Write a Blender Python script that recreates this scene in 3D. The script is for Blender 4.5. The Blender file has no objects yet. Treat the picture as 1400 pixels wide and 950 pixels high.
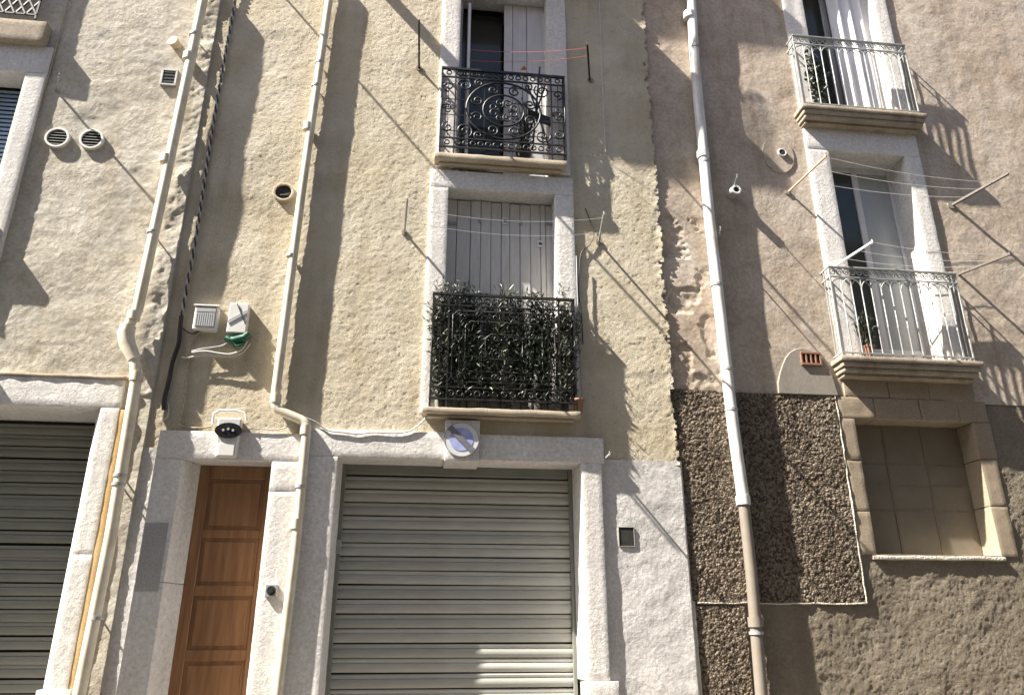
import bpy, bmesh, math, random
import numpy as np
from mathutils import Vector, Matrix, noise as mnoise
R = math.radians
scene = bpy.context.scene
col = scene.collection
random.seed(7)

# ------------------------------------------------------------------ camera, sky, sun, exposure
F, DIST, EYE = 1052.0, 7.5, 1.6            # focal length in photo pixels, metres to the facade, eye height
PITCH, YAW = R(20.8), R(6.8)
cd = bpy.data.cameras.new('camera'); cam = bpy.data.objects.new('camera', cd); col.objects.link(cam)
cd.sensor_fit = 'HORIZONTAL'; cd.sensor_width = 36.0; cd.lens = 36.0 * F / 1400.0
cd.clip_start = 0.05; cd.clip_end = 3000
cam.location = (0, -DIST, EYE); cam.rotation_euler = (math.pi/2 + PITCH, 0, -YAW)
scene.camera = cam

SUN = Vector((4.0, 1.0, -4.8)).normalized()          # travelling direction of the light
sun_el = math.asin(-SUN.z)
sun_az = math.atan2(-SUN.x, -SUN.y)                    # from +Y towards +X
w = bpy.data.worlds.new('World'); scene.world = w; w.use_nodes = True
nt = w.node_tree; bgn = nt.nodes['Background']
sk = nt.nodes.new('ShaderNodeTexSky'); sk.sky_type = 'NISHITA'; sk.sun_disc = False
sk.sun_elevation = sun_el; sk.sun_rotation = sun_az
sk.air_density = 1.0; sk.dust_density = 2.0; sk.ozone_density = 1.0
nt.links.new(sk.outputs[0], bgn.inputs[0]); bgn.inputs[1].default_value = 0.05
sl = bpy.data.lights.new('sun', 'SUN'); sl.energy = 5.0; sl.angle = R(0.55); sl.color = (1.0, 0.93, 0.83)
so = bpy.data.objects.new('sun', sl); col.objects.link(so); so.location = (-12, -8, 18)
so.rotation_euler = SUN.to_track_quat('-Z', 'Y').to_euler()
vs = scene.view_settings
vs.view_transform = 'Standard'; vs.look = 'None'; vs.gamma = 1.0; vs.exposure = 1.9; vs.use_curve_mapping = False

# ------------------------------------------------------------------ pixel -> point on a plane parallel to the facade
_fw = Vector((math.sin(YAW)*math.cos(PITCH), math.cos(YAW)*math.cos(PITCH), math.sin(PITCH)))
_rt = Vector((math.cos(YAW), -math.sin(YAW), 0)); _up = _rt.cross(_fw)
def P(px, py, y=0.0):
    d = _fw + _rt*((px-700)/F) - _up*((py-475)/F)
    return Vector((0, -DIST, EYE)) + d*((y+DIST)/d.y)
def PX(px, py, y=0.0): return P(px, py, y).x
def PZ(px, py, y=0.0): return P(px, py, y).z

# ------------------------------------------------------------------ noise
_tab = {}
def vn(x, z, s, seed):
    if seed not in _tab: _tab[seed] = np.random.default_rng(seed).random((256, 256))
    t = _tab[seed]; u = x/s; v = z/s
    i = np.floor(u).astype(int); j = np.floor(v).astype(int); fu = u-i; fv = v-j
    fu = fu*fu*fu*(fu*(fu*6-15)+10); fv = fv*fv*fv*(fv*(fv*6-15)+10)
    a = t[i % 256, j % 256]; b = t[(i+1) % 256, j % 256]; c = t[i % 256, (j+1) % 256]; d = t[(i+1) % 256, (j+1) % 256]
    return ((a*(1-fu)+b*fu)*(1-fv) + (c*(1-fu)+d*fu)*fv)*2-1
def fbm(x, z, s, seed, o=3, g=0.5):
    r = 0; a = 1
    for k in range(o): r = r + a*vn(x+k*3.7, z-k*1.3, s, seed+k); s *= 0.5; a *= g
    return r

# ------------------------------------------------------------------ materials
MATS = {}
def newmat(name):
    m = bpy.data.materials.new(name); m.use_nodes = True; MATS[name] = m
    return m, m.node_tree, m.node_tree.nodes['Principled BSDF']
def nod(nt, t, **kw):
    n = nt.nodes.new(t)
    for k, v in kw.items(): setattr(n, k, v)
    return n
def plaster(name, c1, c2, stain=(0.2, 0.16, 0.11), stain_amt=0.35, fine=70.0, bump=0.5, bdist=0.006, rough=0.9, cell=0.0, streak=0.5, spots=0.0, crack=0.0, patchy=0.0):
    m, nt, b = newmat(name); L = nt.links.new
    tc = nod(nt, 'ShaderNodeTexCoord'); co = tc.outputs['Object']
    n1 = nod(nt, 'ShaderNodeTexNoise'); n1.inputs['Scale'].default_value = 1.3; n1.inputs['Detail'].default_value = 7; n1.inputs['Roughness'].default_value = 0.62; L(co, n1.inputs['Vector'])
    r1 = nod(nt, 'ShaderNodeValToRGB'); r1.color_ramp.elements[0].position = 0.32; r1.color_ramp.elements[1].position = 0.68
    r1.color_ramp.elements[0].color = (*c1, 1); r1.color_ramp.elements[1].color = (*c2, 1); L(n1.outputs[0], r1.inputs[0])
    # rain streaks running down the wall
    mp = nod(nt, 'ShaderNodeMapping'); mp.inputs['Scale'].default_value = (5.0, 5.0, 0.55); L(co, mp.inputs[0])
    n2 = nod(nt, 'ShaderNodeTexNoise'); n2.inputs['Scale'].default_value = 1.0; n2.inputs['Detail'].default_value = 6; L(mp.outputs[0], n2.inputs['Vector'])
    r2 = nod(nt, 'ShaderNodeMapRange'); r2.inputs[1].default_value = 0.52; r2.inputs[2].default_value = 0.78; r2.inputs[3].default_value = 0; r2.inputs[4].default_value = stain_amt*streak*1.6; L(n2.outputs[0], r2.inputs[0])
    mx = nod(nt, 'ShaderNodeMixRGB'); L(r2.outputs[0], mx.inputs[0]); L(r1.outputs[0], mx.inputs[1]); mx.inputs[2].default_value = (*stain, 1)
    # blotches and grain
    n3 = nod(nt, 'ShaderNodeTexNoise'); n3.inputs['Scale'].default_value = 9; n3.inputs['Detail'].default_value = 8; n3.inputs['Roughness'].default_value = 0.7; L(co, n3.inputs['Vector'])
    r3 = nod(nt, 'ShaderNodeMapRange'); r3.inputs[1].default_value = 0.5; r3.inputs[2].default_value = 0.8; r3.inputs[3].default_value = 0; r3.inputs[4].default_value = stain_amt; L(n3.outputs[0], r3.inputs[0])
    mx2 = nod(nt, 'ShaderNodeMixRGB'); L(r3.outputs[0], mx2.inputs[0]); L(mx.outputs[0], mx2.inputs[1]); mx2.inputs[2].default_value = (*stain, 1)
    n4 = nod(nt, 'ShaderNodeTexNoise'); n4.inputs['Scale'].default_value = fine; n4.inputs['Detail'].default_value = 8; n4.inputs['Roughness'].default_value = 0.72; L(co, n4.inputs['Vector'])
    r4 = nod(nt, 'ShaderNodeMapRange'); r4.inputs[1].default_value = 0.3; r4.inputs[2].default_value = 0.7; r4.inputs[3].default_value = 0.72; r4.inputs[4].default_value = 1.16; L(n4.outputs[0], r4.inputs[0])
    mx3 = nod(nt, 'ShaderNodeMixRGB', blend_type='MULTIPLY'); mx3.inputs[0].default_value = 1; L(mx2.outputs[0], mx3.inputs[1]); L(r4.outputs[0], mx3.inputs[2])
    out = mx3.outputs[0]
    hgt = n4.outputs[0]
    if cell:
        v = nod(nt, 'ShaderNodeTexVoronoi'); v.inputs['Scale'].default_value = cell; L(co, v.inputs['Vector'])
        ad = nod(nt, 'ShaderNodeMath', operation='SUBTRACT'); L(n4.outputs[0], ad.inputs[0]); L(v.outputs['Distance'], ad.inputs[1]); hgt = ad.outputs[0]
        if spots:
            bw = nod(nt, 'ShaderNodeRGBToBW'); L(v.outputs['Color'], bw.inputs[0])
            rv = nod(nt, 'ShaderNodeMapRange'); rv.inputs[1].default_value = 0.2; rv.inputs[2].default_value = 0.8; rv.inputs[3].default_value = 1-spots; rv.inputs[4].default_value = 1+spots*1.3; L(bw.outputs[0], rv.inputs[0])
            m5 = nod(nt, 'ShaderNodeMixRGB', blend_type='MULTIPLY'); m5.inputs[0].default_value = 1; L(out, m5.inputs[1]); L(rv.outputs[0], m5.inputs[2]); out = m5.outputs[0]
    if patchy:                                            # relief worn smooth in places
        n6 = nod(nt, 'ShaderNodeTexNoise'); n6.inputs['Scale'].default_value = 2.1; n6.inputs['Detail'].default_value = 4; L(co, n6.inputs['Vector'])
        r6 = nod(nt, 'ShaderNodeMapRange'); r6.inputs[1].default_value = 0.35; r6.inputs[2].default_value = 0.65; r6.inputs[3].default_value = 1-patchy; r6.inputs[4].default_value = 1.15; L(n6.outputs[0], r6.inputs[0])
        m6 = nod(nt, 'ShaderNodeMath', operation='MULTIPLY'); L(hgt, m6.inputs[0]); L(r6.outputs[0], m6.inputs[1]); hgt = m6.outputs[0]
    if crack:                                             # hairline cracks
        nd = nod(nt, 'ShaderNodeTexNoise'); nd.inputs['Scale'].default_value = 3.5; nd.inputs['Detail'].default_value = 6; L(co, nd.inputs['Vector'])
        ma = nod(nt, 'ShaderNodeVectorMath', operation='MULTIPLY_ADD'); ma.inputs[1].default_value = (0.5, 0.5, 0.5); L(nd.outputs['Color'], ma.inputs[0]); L(co, ma.inputs[2])
        vc = nod(nt, 'ShaderNodeTexVoronoi', feature='DISTANCE_TO_EDGE'); vc.inputs['Scale'].default_value = 0.85; L(ma.outputs[0], vc.inputs['Vector'])
        rc = nod(nt, 'ShaderNodeMapRange'); rc.inputs[1].default_value = 0.002; rc.inputs[2].default_value = 0.009; rc.inputs[3].default_value = crack; rc.inputs[4].default_value = 0; L(vc.outputs['Distance'], rc.inputs[0])
        nm = nod(nt, 'ShaderNodeTexNoise'); nm.inputs['Scale'].default_value = 1.7; L(co, nm.inputs['Vector'])
        rm = nod(nt, 'ShaderNodeMapRange'); rm.inputs[1].default_value = 0.48; rm.inputs[2].default_value = 0.6; L(nm.outputs[0], rm.inputs[0])
        mm = nod(nt, 'ShaderNodeMath', operation='MULTIPLY'); L(rc.outputs[0], mm.inputs[0]); L(rm.outputs[0], mm.inputs[1])
        mc = nod(nt, 'ShaderNodeMixRGB'); L(mm.outputs[0], mc.inputs[0]); L(out, mc.inputs[1]); mc.inputs[2].default_value = (stain[0]*0.4, stain[1]*0.4, stain[2]*0.4, 1); out = mc.outputs[0]
        sb = nod(nt, 'ShaderNodeMath', operation='SUBTRACT'); L(hgt, sb.inputs[0]); L(mm.outputs[0], sb.inputs[1]); hgt = sb.outputs[0]
    L(out, b.inputs['Base Color'])
    bm = nod(nt, 'ShaderNodeBump'); bm.inputs['Strength'].default_value = bump; bm.inputs['Distance'].default_value = bdist; L(hgt, bm.inputs['Height']); L(bm.outputs[0], b.inputs['Normal'])
    b.inputs['Roughness'].default_value = rough; b.inputs['Specular IOR Level'].default_value = 0.2
    return m
def paint(name, c, rough=0.5, var=0.25, metal=0.0, scale=6.0, bump=0.15, dirt=(0.12, 0.1, 0.08), stretch=(1, 1, 1), spec=0.5):
    m, nt, b = newmat(name); L = nt.links.new
    tc = nod(nt, 'ShaderNodeTexCoord'); mp = nod(nt, 'ShaderNodeMapping'); mp.inputs['Scale'].default_value = stretch; L(tc.outputs['Object'], mp.inputs[0])
    n = nod(nt, 'ShaderNodeTexNoise'); n.inputs['Scale'].default_value = scale; n.inputs['Detail'].default_value = 7; n.inputs['Roughness'].default_value = 0.65; L(mp.outputs[0], n.inputs['Vector'])
    r = nod(nt, 'ShaderNodeMapRange'); r.inputs[1].default_value = 0.42; r.inputs[2].default_value = 0.78; r.inputs[3].default_value = 0; r.inputs[4].default_value = var; L(n.outputs[0], r.inputs[0])
    mx = nod(nt, 'ShaderNodeMixRGB'); L(r.outputs[0], mx.inputs[0]); mx.inputs[1].default_value = (*c, 1); mx.inputs[2].default_value = (*dirt, 1); L(mx.outputs[0], b.inputs['Base Color'])
    bm = nod(nt, 'ShaderNodeBump'); bm.inputs['Strength'].default_value = bump; bm.inputs['Distance'].default_value = 0.003; L(n.outputs[0], bm.inputs['Height']); L(bm.outputs[0], b.inputs['Normal'])
    rr = nod(nt, 'ShaderNodeMapRange'); rr.inputs[3].default_value = max(rough-0.12, 0.03); rr.inputs[4].default_value = min(rough+0.15, 1); L(n.outputs[0], rr.inputs[0]); L(rr.outputs[0], b.inputs['Roughness'])
    b.inputs['Metallic'].default_value = metal; b.inputs['Specular IOR Level'].default_value = spec
    return m
def wood(name, c1, c2, axis_scale, rough=0.55):
    m, nt, b = newmat(name); L = nt.links.new
    tc = nod(nt, 'ShaderNodeTexCoord'); mp = nod(nt, 'ShaderNodeMapping'); mp.inputs['Scale'].default_value = axis_scale; L(tc.outputs['Object'], mp.inputs[0])
    n = nod(nt, 'ShaderNodeTexNoise'); n.inputs['Scale'].default_value = 3; n.inputs['Detail'].default_value = 8; n.inputs['Distortion'].default_value = 0.6; L(mp.outputs[0], n.inputs['Vector'])
    r = nod(nt, 'ShaderNodeValToRGB'); r.color_ramp.elements[0].position = 0.3; r.color_ramp.elements[1].position = 0.7
    r.color_ramp.elements[0].color = (*c1, 1); r.color_ramp.elements[1].color = (*c2, 1); L(n.outputs[0], r.inputs[0]); L(r.outputs[0], b.inputs['Base Color'])
    bm = nod(nt, 'ShaderNodeBump'); bm.inputs['Strength'].default_value = 0.25; bm.inputs['Distance'].default_value = 0.003; L(n.outputs[0], bm.inputs['Height']); L(bm.outputs[0], b.inputs['Normal'])
    b.inputs['Roughness'].default_value = rough
    return m
def leafmat(name, c1, c2):
    m, nt, b = newmat(name); L = nt.links.new
    tc = nod(nt, 'ShaderNodeTexCoord'); n = nod(nt, 'ShaderNodeTexNoise'); n.inputs['Scale'].default_value = 35; L(tc.outputs['Object'], n.inputs['Vector'])
    r = nod(nt, 'ShaderNodeValToRGB'); r.color_ramp.elements[0].position = 0.35; r.color_ramp.elements[1].position = 0.65
    r.color_ramp.elements[0].color = (*c1, 1); r.color_ramp.elements[1].color = (*c2, 1); L(n.outputs[0], r.inputs[0]); L(r.outputs[0], b.inputs['Base Color'])
    b.inputs['Roughness'].default_value = 0.45
    return m

plaster('cream_render', (0.47, 0.425, 0.34), (0.61, 0.575, 0.50), stain=(0.34, 0.26, 0.155), stain_amt=0.42, fine=24, bump=0.9, bdist=0.012, patchy=0.6, streak=0.7)
plaster('yellow_roughcast', (0.53, 0.455, 0.32), (0.66, 0.605, 0.49), stain=(0.31, 0.24, 0.14), stain_amt=0.42, fine=75, bump=1.0, bdist=0.018, patchy=0.7, streak=0.7)
plaster('pink_render', (0.40, 0.32, 0.245), (0.55, 0.485, 0.41), stain=(0.26, 0.19, 0.13), stain_amt=0.4, fine=26, bump=0.7, bdist=0.009, patchy=0.6, streak=0.8)
plaster('brown_roughcast', (0.14, 0.11, 0.08), (0.19, 0.155, 0.118), stain=(0.08, 0.058, 0.04), stain_amt=0.5, fine=45, bump=1.0, bdist=0.022, cell=48, spots=0.6, patchy=0.3)
plaster('grey_brown_render', (0.20, 0.168, 0.125), (0.27, 0.232, 0.18), stain=(0.11, 0.09, 0.065), stain_amt=0.35, fine=36, bump=1.0, bdist=0.02, patchy=0.6)
plaster('cement_patch', (0.26, 0.24, 0.20), (0.33, 0.30, 0.26), stain=(0.15, 0.13, 0.1), stain_amt=0.4, fine=80, bump=0.6, bdist=0.005)
plaster('white_masonry', (0.69, 0.665, 0.63), (0.77, 0.75, 0.725), stain=(0.42, 0.38, 0.33), stain_amt=0.22, fine=26, bump=0.8, bdist=0.012, patchy=0.5, streak=0.8)
plaster('white_base', (0.56, 0.54, 0.52), (0.68, 0.66, 0.64), stain=(0.36, 0.33, 0.29), stain_amt=0.3, fine=30, bump=0.8, bdist=0.010, patchy=0.6)
plaster('grey_base', (0.34, 0.335, 0.33), (0.44, 0.435, 0.43), stain=(0.4, 0.38, 0.34), stain_amt=0.3, fine=60, bump=0.4, bdist=0.004)
plaster('beige_stone', (0.44, 0.375, 0.28), (0.52, 0.45, 0.355), stain=(0.30, 0.23, 0.15), stain_amt=0.4, fine=50, bump=0.5, bdist=0.004)
plaster('brown_stone', (0.29, 0.235, 0.17), (0.36, 0.30, 0.225), stain=(0.22, 0.165, 0.11), stain_amt=0.4, fine=50, bump=0.6, bdist=0.005)
plaster('weathered_stone', (0.35, 0.295, 0.225), (0.43, 0.37, 0.29), stain=(0.16, 0.12, 0.085), stain_amt=0.5, fine=40, bump=0.7, bdist=0.008, streak=1.0)
plaster('lime_mortar', (0.56, 0.52, 0.44), (0.64, 0.60, 0.53), stain=(0.35, 0.28, 0.2), stain_amt=0.4, fine=70, bump=0.8, bdist=0.008, cell=50)
plaster('ochre_strip', (0.50, 0.34, 0.15), (0.56, 0.41, 0.22), stain=(0.4, 0.25, 0.1), stain_amt=0.3, fine=60, bump=0.4, bdist=0.003)
plaster('asphalt', (0.045, 0.045, 0.045), (0.065, 0.063, 0.06), stain=(0.03, 0.03, 0.03), stain_amt=0.4, fine=120, bump=0.5)
plaster('paving', (0.22, 0.20, 0.18), (0.28, 0.26, 0.23), stain=(0.12, 0.1, 0.08), stain_amt=0.4, fine=80, bump=0.4)
paint('cream_pipe', (0.72, 0.66, 0.53), rough=0.5, var=0.85, dirt=(0.42, 0.34, 0.22), scale=5)
paint('white_pipe', (0.72, 0.71, 0.69), rough=0.4, var=0.8, dirt=(0.35, 0.29, 0.22), scale=7, stretch=(1, 1, 0.35))
paint('iron_pipe', (0.21, 0.185, 0.155), rough=0.55, var=0.5, dirt=(0.16, 0.11, 0.07), scale=9)
paint('black_iron', (0.016, 0.016, 0.017), rough=0.42, var=0.4, dirt=(0.05, 0.04, 0.03), scale=20)
paint('grey_iron', (0.36, 0.37, 0.36), rough=0.45, var=0.5, dirt=(0.07, 0.07, 0.06), scale=18)
paint('zinc', (0.42, 0.43, 0.44), rough=0.45, var=0.4, metal=0.3, dirt=(0.2, 0.19, 0.17))
paint('slat_grey', (0.37, 0.378, 0.35), rough=0.42, var=0.4, dirt=(0.22, 0.19, 0.15), scale=2.2, bump=0.08, stretch=(1, 1, 3))
paint('slat_pale', (0.45, 0.455, 0.42), rough=0.42, var=0.5, dirt=(0.25, 0.21, 0.16), scale=2.0, bump=0.08, stretch=(1, 1, 3))
paint('slat_dark', (0.20, 0.205, 0.18), rough=0.45, var=0.35, dirt=(0.09, 0.08, 0.065), scale=2.2, bump=0.08, stretch=(1, 1, 3))
paint('shutter_grey', (0.60, 0.59, 0.575), rough=0.6, var=0.45, dirt=(0.3, 0.27, 0.24), scale=4, stretch=(4, 4, 0.7))
paint('shutter_white', (0.62, 0.62, 0.64), rough=0.55, var=0.3, dirt=(0.25, 0.23, 0.22), scale=4, stretch=(4, 4, 0.7))
paint('white_frame', (0.74, 0.74, 0.74), rough=0.4, var=0.25, dirt=(0.45, 0.42, 0.38))
paint('blue_shutter', (0.30, 0.42, 0.56), rough=0.5, var=0.3)
paint('white_plastic', (0.72, 0.71, 0.68), rough=0.4, var=0.3, dirt=(0.42, 0.38, 0.32))
paint('dark_void', (0.02, 0.02, 0.02), rough=0.8, var=0.3)
paint('black_rubber', (0.02, 0.02, 0.02), rough=0.5, var=0.3)
paint('black_lens', (0.012, 0.013, 0.015), rough=0.12, var=0.1)
paint('terracotta', (0.25, 0.125, 0.08), rough=0.75, var=0.4, dirt=(0.2, 0.1, 0.06))
paint('green_plastic', (0.02, 0.13, 0.075), rough=0.4, var=0.2)
paint('red_cord', (0.5, 0.10, 0.08), rough=0.5, var=0.1)
paint('white_cord', (0.6, 0.58, 0.55), rough=0.5, var=0.1)
paint('sign_white', (0.68, 0.69, 0.70), rough=0.35, var=0.3, dirt=(0.5, 0.5, 0.48), scale=14)
paint('sign_blue', (0.32, 0.38, 0.70), rough=0.35, var=0.55, dirt=(0.62, 0.63, 0.68), scale=16)
paint('sign_bar', (0.16, 0.16, 0.19), rough=0.4, var=0.35, dirt=(0.3, 0.29, 0.3), scale=16)
paint('curtain', (0.78, 0.78, 0.80), rough=0.8, var=0.1, dirt=(0.6, 0.6, 0.62), bump=0.05)
paint('orange_flower', (0.6, 0.22, 0.05), rough=0.6, var=0.2)
paint('dusty_pane', (0.17, 0.145, 0.105), rough=0.45, var=0.7, dirt=(0.25, 0.215, 0.16), scale=3)
paint('sheer_pane', (0.36, 0.38, 0.39), rough=0.25, var=0.5, dirt=(0.22, 0.235, 0.24), scale=3, stretch=(9, 9, 0.4))
paint('soil', (0.04, 0.03, 0.02), rough=0.95)
paint('roof_tile', (0.34, 0.17, 0.10), rough=0.8, var=0.5)
wood('door_wood', (0.19, 0.088, 0.038), (0.30, 0.155, 0.07), (7, 7, 0.6), 0.45)
wood('brown_wood', (0.14, 0.115, 0.08), (0.20, 0.165, 0.12), (6, 6, 0.6), 0.6)
wood('grey_wood', (0.07, 0.06, 0.05), (0.12, 0.10, 0.085), (6, 0.6, 6), 0.7)
wood('pale_wood', (0.45, 0.24, 0.15), (0.52, 0.32, 0.22), (6, 0.6, 6), 0.6)
leafmat('dark_leaf', (0.02, 0.034, 0.018), (0.065, 0.08, 0.05))
leafmat('grey_leaf', (0.05, 0.065, 0.045), (0.15, 0.16, 0.115))
m, nt_, b_ = newmat('window_glass')
b_.inputs['Base Color'].default_value = (0.05, 0.055, 0.05, 1); b_.inputs['Roughness'].default_value = 0.08; b_.inputs['Specular IOR Level'].default_value = 0.45
n_ = nod(nt_, 'ShaderNodeTexNoise'); n_.inputs['Scale'].default_value = 3; bb = nod(nt_, 'ShaderNodeBump'); bb.inputs['Strength'].default_value = 0.03
nt_.links.new(n_.outputs[0], bb.inputs['Height']); nt_.links.new(bb.outputs[0], b_.inputs['Normal'])

# ------------------------------------------------------------------ object helpers
def link(name, me, mat, parent=None, label=None, cat=None, group=None, kind=None):
    o = bpy.data.objects.new(name, me); col.objects.link(o)
    if mat and not me.materials: me.materials.append(MATS[mat])
    if parent is not None:
        o.parent = parent
        if parent.type == 'EMPTY': o.matrix_parent_inverse = Matrix.Translation(-parent.location)
    tag(o, label, cat, group, kind)
    return o
def tag(o, label=None, cat=None, group=None, kind=None):
    for k, v in (('label', label), ('category', cat), ('group', group), ('kind', kind)):
        if v: o[k] = v
def thing(name, loc, label, cat, group=None):
    o = bpy.data.objects.new(name, None); col.objects.link(o); o.location = loc; o.empty_display_size = 0.1
    tag(o, label, cat, group); return o
def inst(src, offset, parent):
    """another piece with the same mesh"""
    o = src.copy(); col.objects.link(o); o.parent = parent; o.matrix_parent_inverse = src.matrix_parent_inverse.copy()
    o.location = Vector(src.location) + Vector(offset); return o
class MB:
    def __init__(s): s.v = []; s.f = []; s.sm = []
    def add(s, vs, fs, smooth=False):
        n = len(s.v); s.v += [tuple(v) for v in vs]; s.f += [tuple(i+n for i in f) for f in fs]; s.sm += [smooth]*len(fs); return s
    def box(s, x0, x1, y0, y1, z0, z1):
        vs = [(x, y, z) for z in (z0, z1) for y in (y0, y1) for x in (x0, x1)]
        return s.add(vs, [(0, 2, 3, 1), (4, 5, 7, 6), (0, 1, 5, 4), (2, 6, 7, 3), (0, 4, 6, 2), (1, 3, 7, 5)])
    def hexa(s, p):      # 8 points: front quad (y small) ll, lr, ur, ul then back quad
        return s.add(p, [(0, 1, 2, 3), (5, 4, 7, 6), (4, 0, 3, 7), (1, 5, 6, 2), (3, 2, 6, 7), (4, 5, 1, 0)])
    def tube(s, pts, r, n=8, smooth=True, caps=True):
        pts = [Vector(p) for p in pts]; rr = r if isinstance(r, (list, tuple)) else [r]*len(pts)
        t0 = (pts[1]-pts[0]).normalized(); a = t0.orthogonal().normalized(); vs = []; prev = t0
        for i, p in enumerate(pts):
            t = (pts[min(i+1, len(pts)-1)] - pts[max(i-1, 0)]).normalized()
            q = prev.rotation_difference(t); a = (q @ a); a = (a - t*a.dot(t)).normalized(); prev = t; bb = t.cross(a)
            for k in range(n):
                g = 2*math.pi*k/n; vs.append(p + (a*math.cos(g) + bb*math.sin(g))*rr[i])
        fs = [(i*n+k, i*n+(k+1) % n, (i+1)*n+(k+1) % n, (i+1)*n+k) for i in range(len(pts)-1) for k in range(n)]
        s.add(vs, fs, smooth)
        if caps: s.add(vs[:n], [tuple(reversed(range(n)))]); s.add(vs[-n:], [tuple(range(n))])
        return s
    def disc(s, c, r, y0, y1, n=28, ry=None):           # flat cylinder whose axis is Y
        ry = ry or r
        a = [(c[0]+r*math.cos(2*math.pi*k/n), y0, c[1]+ry*math.sin(2*math.pi*k/n)) for k in range(n)]
        b = [(x, y1, z) for x, _, z in a]
        s.add(a, [tuple(range(n))]); s.add(a+b, [(k, n+k, n+(k+1) % n, (k+1) % n) for k in range(n)], True); s.add(b, [tuple(reversed(range(n)))])
        return s
    def ring(s, c, r0, r1, y0, y1, n=28):
        o = []
        for (r, y) in ((r1, y0), (r0, y0), (r0, y1), (r1, y1)):
            o += [(c[0]+r*math.cos(2*math.pi*k/n), y, c[1]+r*math.sin(2*math.pi*k/n)) for k in range(n)]
        fs = [(q*n+k, q*n+(k+1) % n, ((q+1) % 4)*n+(k+1) % n, ((q+1) % 4)*n+k) for q in range(4) for k in range(n)]
        return s.add(o, fs)
    def prism(s, poly, y0, y1):                          # poly in (x,z), extruded along y
        n = len(poly); a = [(x, y0, z) for x, z in poly]; b = [(x, y1, z) for x, z in poly]
        return s.add(a+b, [tuple(range(n)), tuple(reversed(range(n, 2*n)))] + [(k, n+k, n+(k+1) % n, (k+1) % n) for k in range(n)])
    def profx(s, prof, x0, x1):                          # profile in (y,z), extruded along x
        n = len(prof); a = [(x0, y, z) for y, z in prof]; b = [(x1, y, z) for y, z in prof]
        return s.add(a+b, [tuple(range(n)), tuple(reversed(range(n, 2*n)))] + [(k, n+k, n+(k+1) % n, (k+1) % n) for k in range(n)])
    def mesh(s, bevel=0.0, seg=1):
        me = bpy.data.meshes.new('m'); me.from_pydata(s.v, [], s.f); me.polygons.foreach_set('use_smooth', s.sm)
        bm = bmesh.new(); bm.from_mesh(me); bmesh.ops.recalc_face_normals(bm, faces=bm.faces)
        if bevel: bmesh.ops.bevel(bm, geom=[e for e in bm.edges], offset=bevel, segments=seg, affect='EDGES', clamp_overlap=True)
        bm.to_mesh(me); bm.free(); return me
    def build(s, name, mat, parent=None, bevel=0.0, **kw): return link(name, s.mesh(bevel), mat, parent, **kw)

def rough_mesh(x0, x1, y0, y1, z0, z1, amp=0.0017, cell=0.05, bevel=0.006, seed=0, pts=None):
    """a masonry block: bevelled box, subdivided and worn"""
    bm = bmesh.new()
    if pts is None: pts = [(x0, y0, z0), (x1, y0, z0), (x1, y0, z1), (x0, y0, z1), (x0, y1, z0), (x1, y1, z0), (x1, y1, z1), (x0, y1, z1)]
    vv = [bm.verts.new(p) for p in pts]
    for f in ((0, 1, 2, 3), (5, 4, 7, 6), (4, 0, 3, 7), (1, 5, 6, 2), (3, 2, 6, 7), (4, 5, 1, 0)): bm.faces.new([vv[i] for i in f])
    bmesh.ops.recalc_face_normals(bm, faces=bm.faces)
    bmesh.ops.bevel(bm, geom=list(bm.edges), offset=bevel, segments=2, affect='EDGES', clamp_overlap=True, profile=0.5)
    for _ in range(6):
        es = [e for e in bm.edges if e.calc_length() > cell*1.6]
        if not es: break
        bmesh.ops.subdivide_edges(bm, edges=es, cuts=1, use_grid_fill=True)
    sd = Vector((seed*3.1, seed*1.7, seed*0.9))
    for v in bm.verts:
        n = mnoise.noise_vector(v.co*7+sd)*amp + mnoise.noise_vector(v.co*22+sd)*amp*0.5
        v.co += n
    for e in bm.edges:
        if len(e.link_faces) == 2 and e.calc_face_angle(0) > 0.42: e.smooth = False
    me = bpy.data.meshes.new('m'); bm.to_mesh(me); bm.free()
    me.polygons.foreach_set('use_smooth', [True]*len(me.polygons)); return me
_seed = [0]
def block(name, mat, parent, x0, x1, y0, y1, z0, z1, **kw):
    _seed[0] += 1
    return link(name, rough_mesh(x0, x1, y0, y1, z0, z1, seed=_seed[0], **{k: v for k, v in kw.items() if k in ('amp', 'cell', 'bevel', 'pts')}), mat, parent, **{k: v for k, v in kw.items() if k in ('label', 'kind')})

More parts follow.
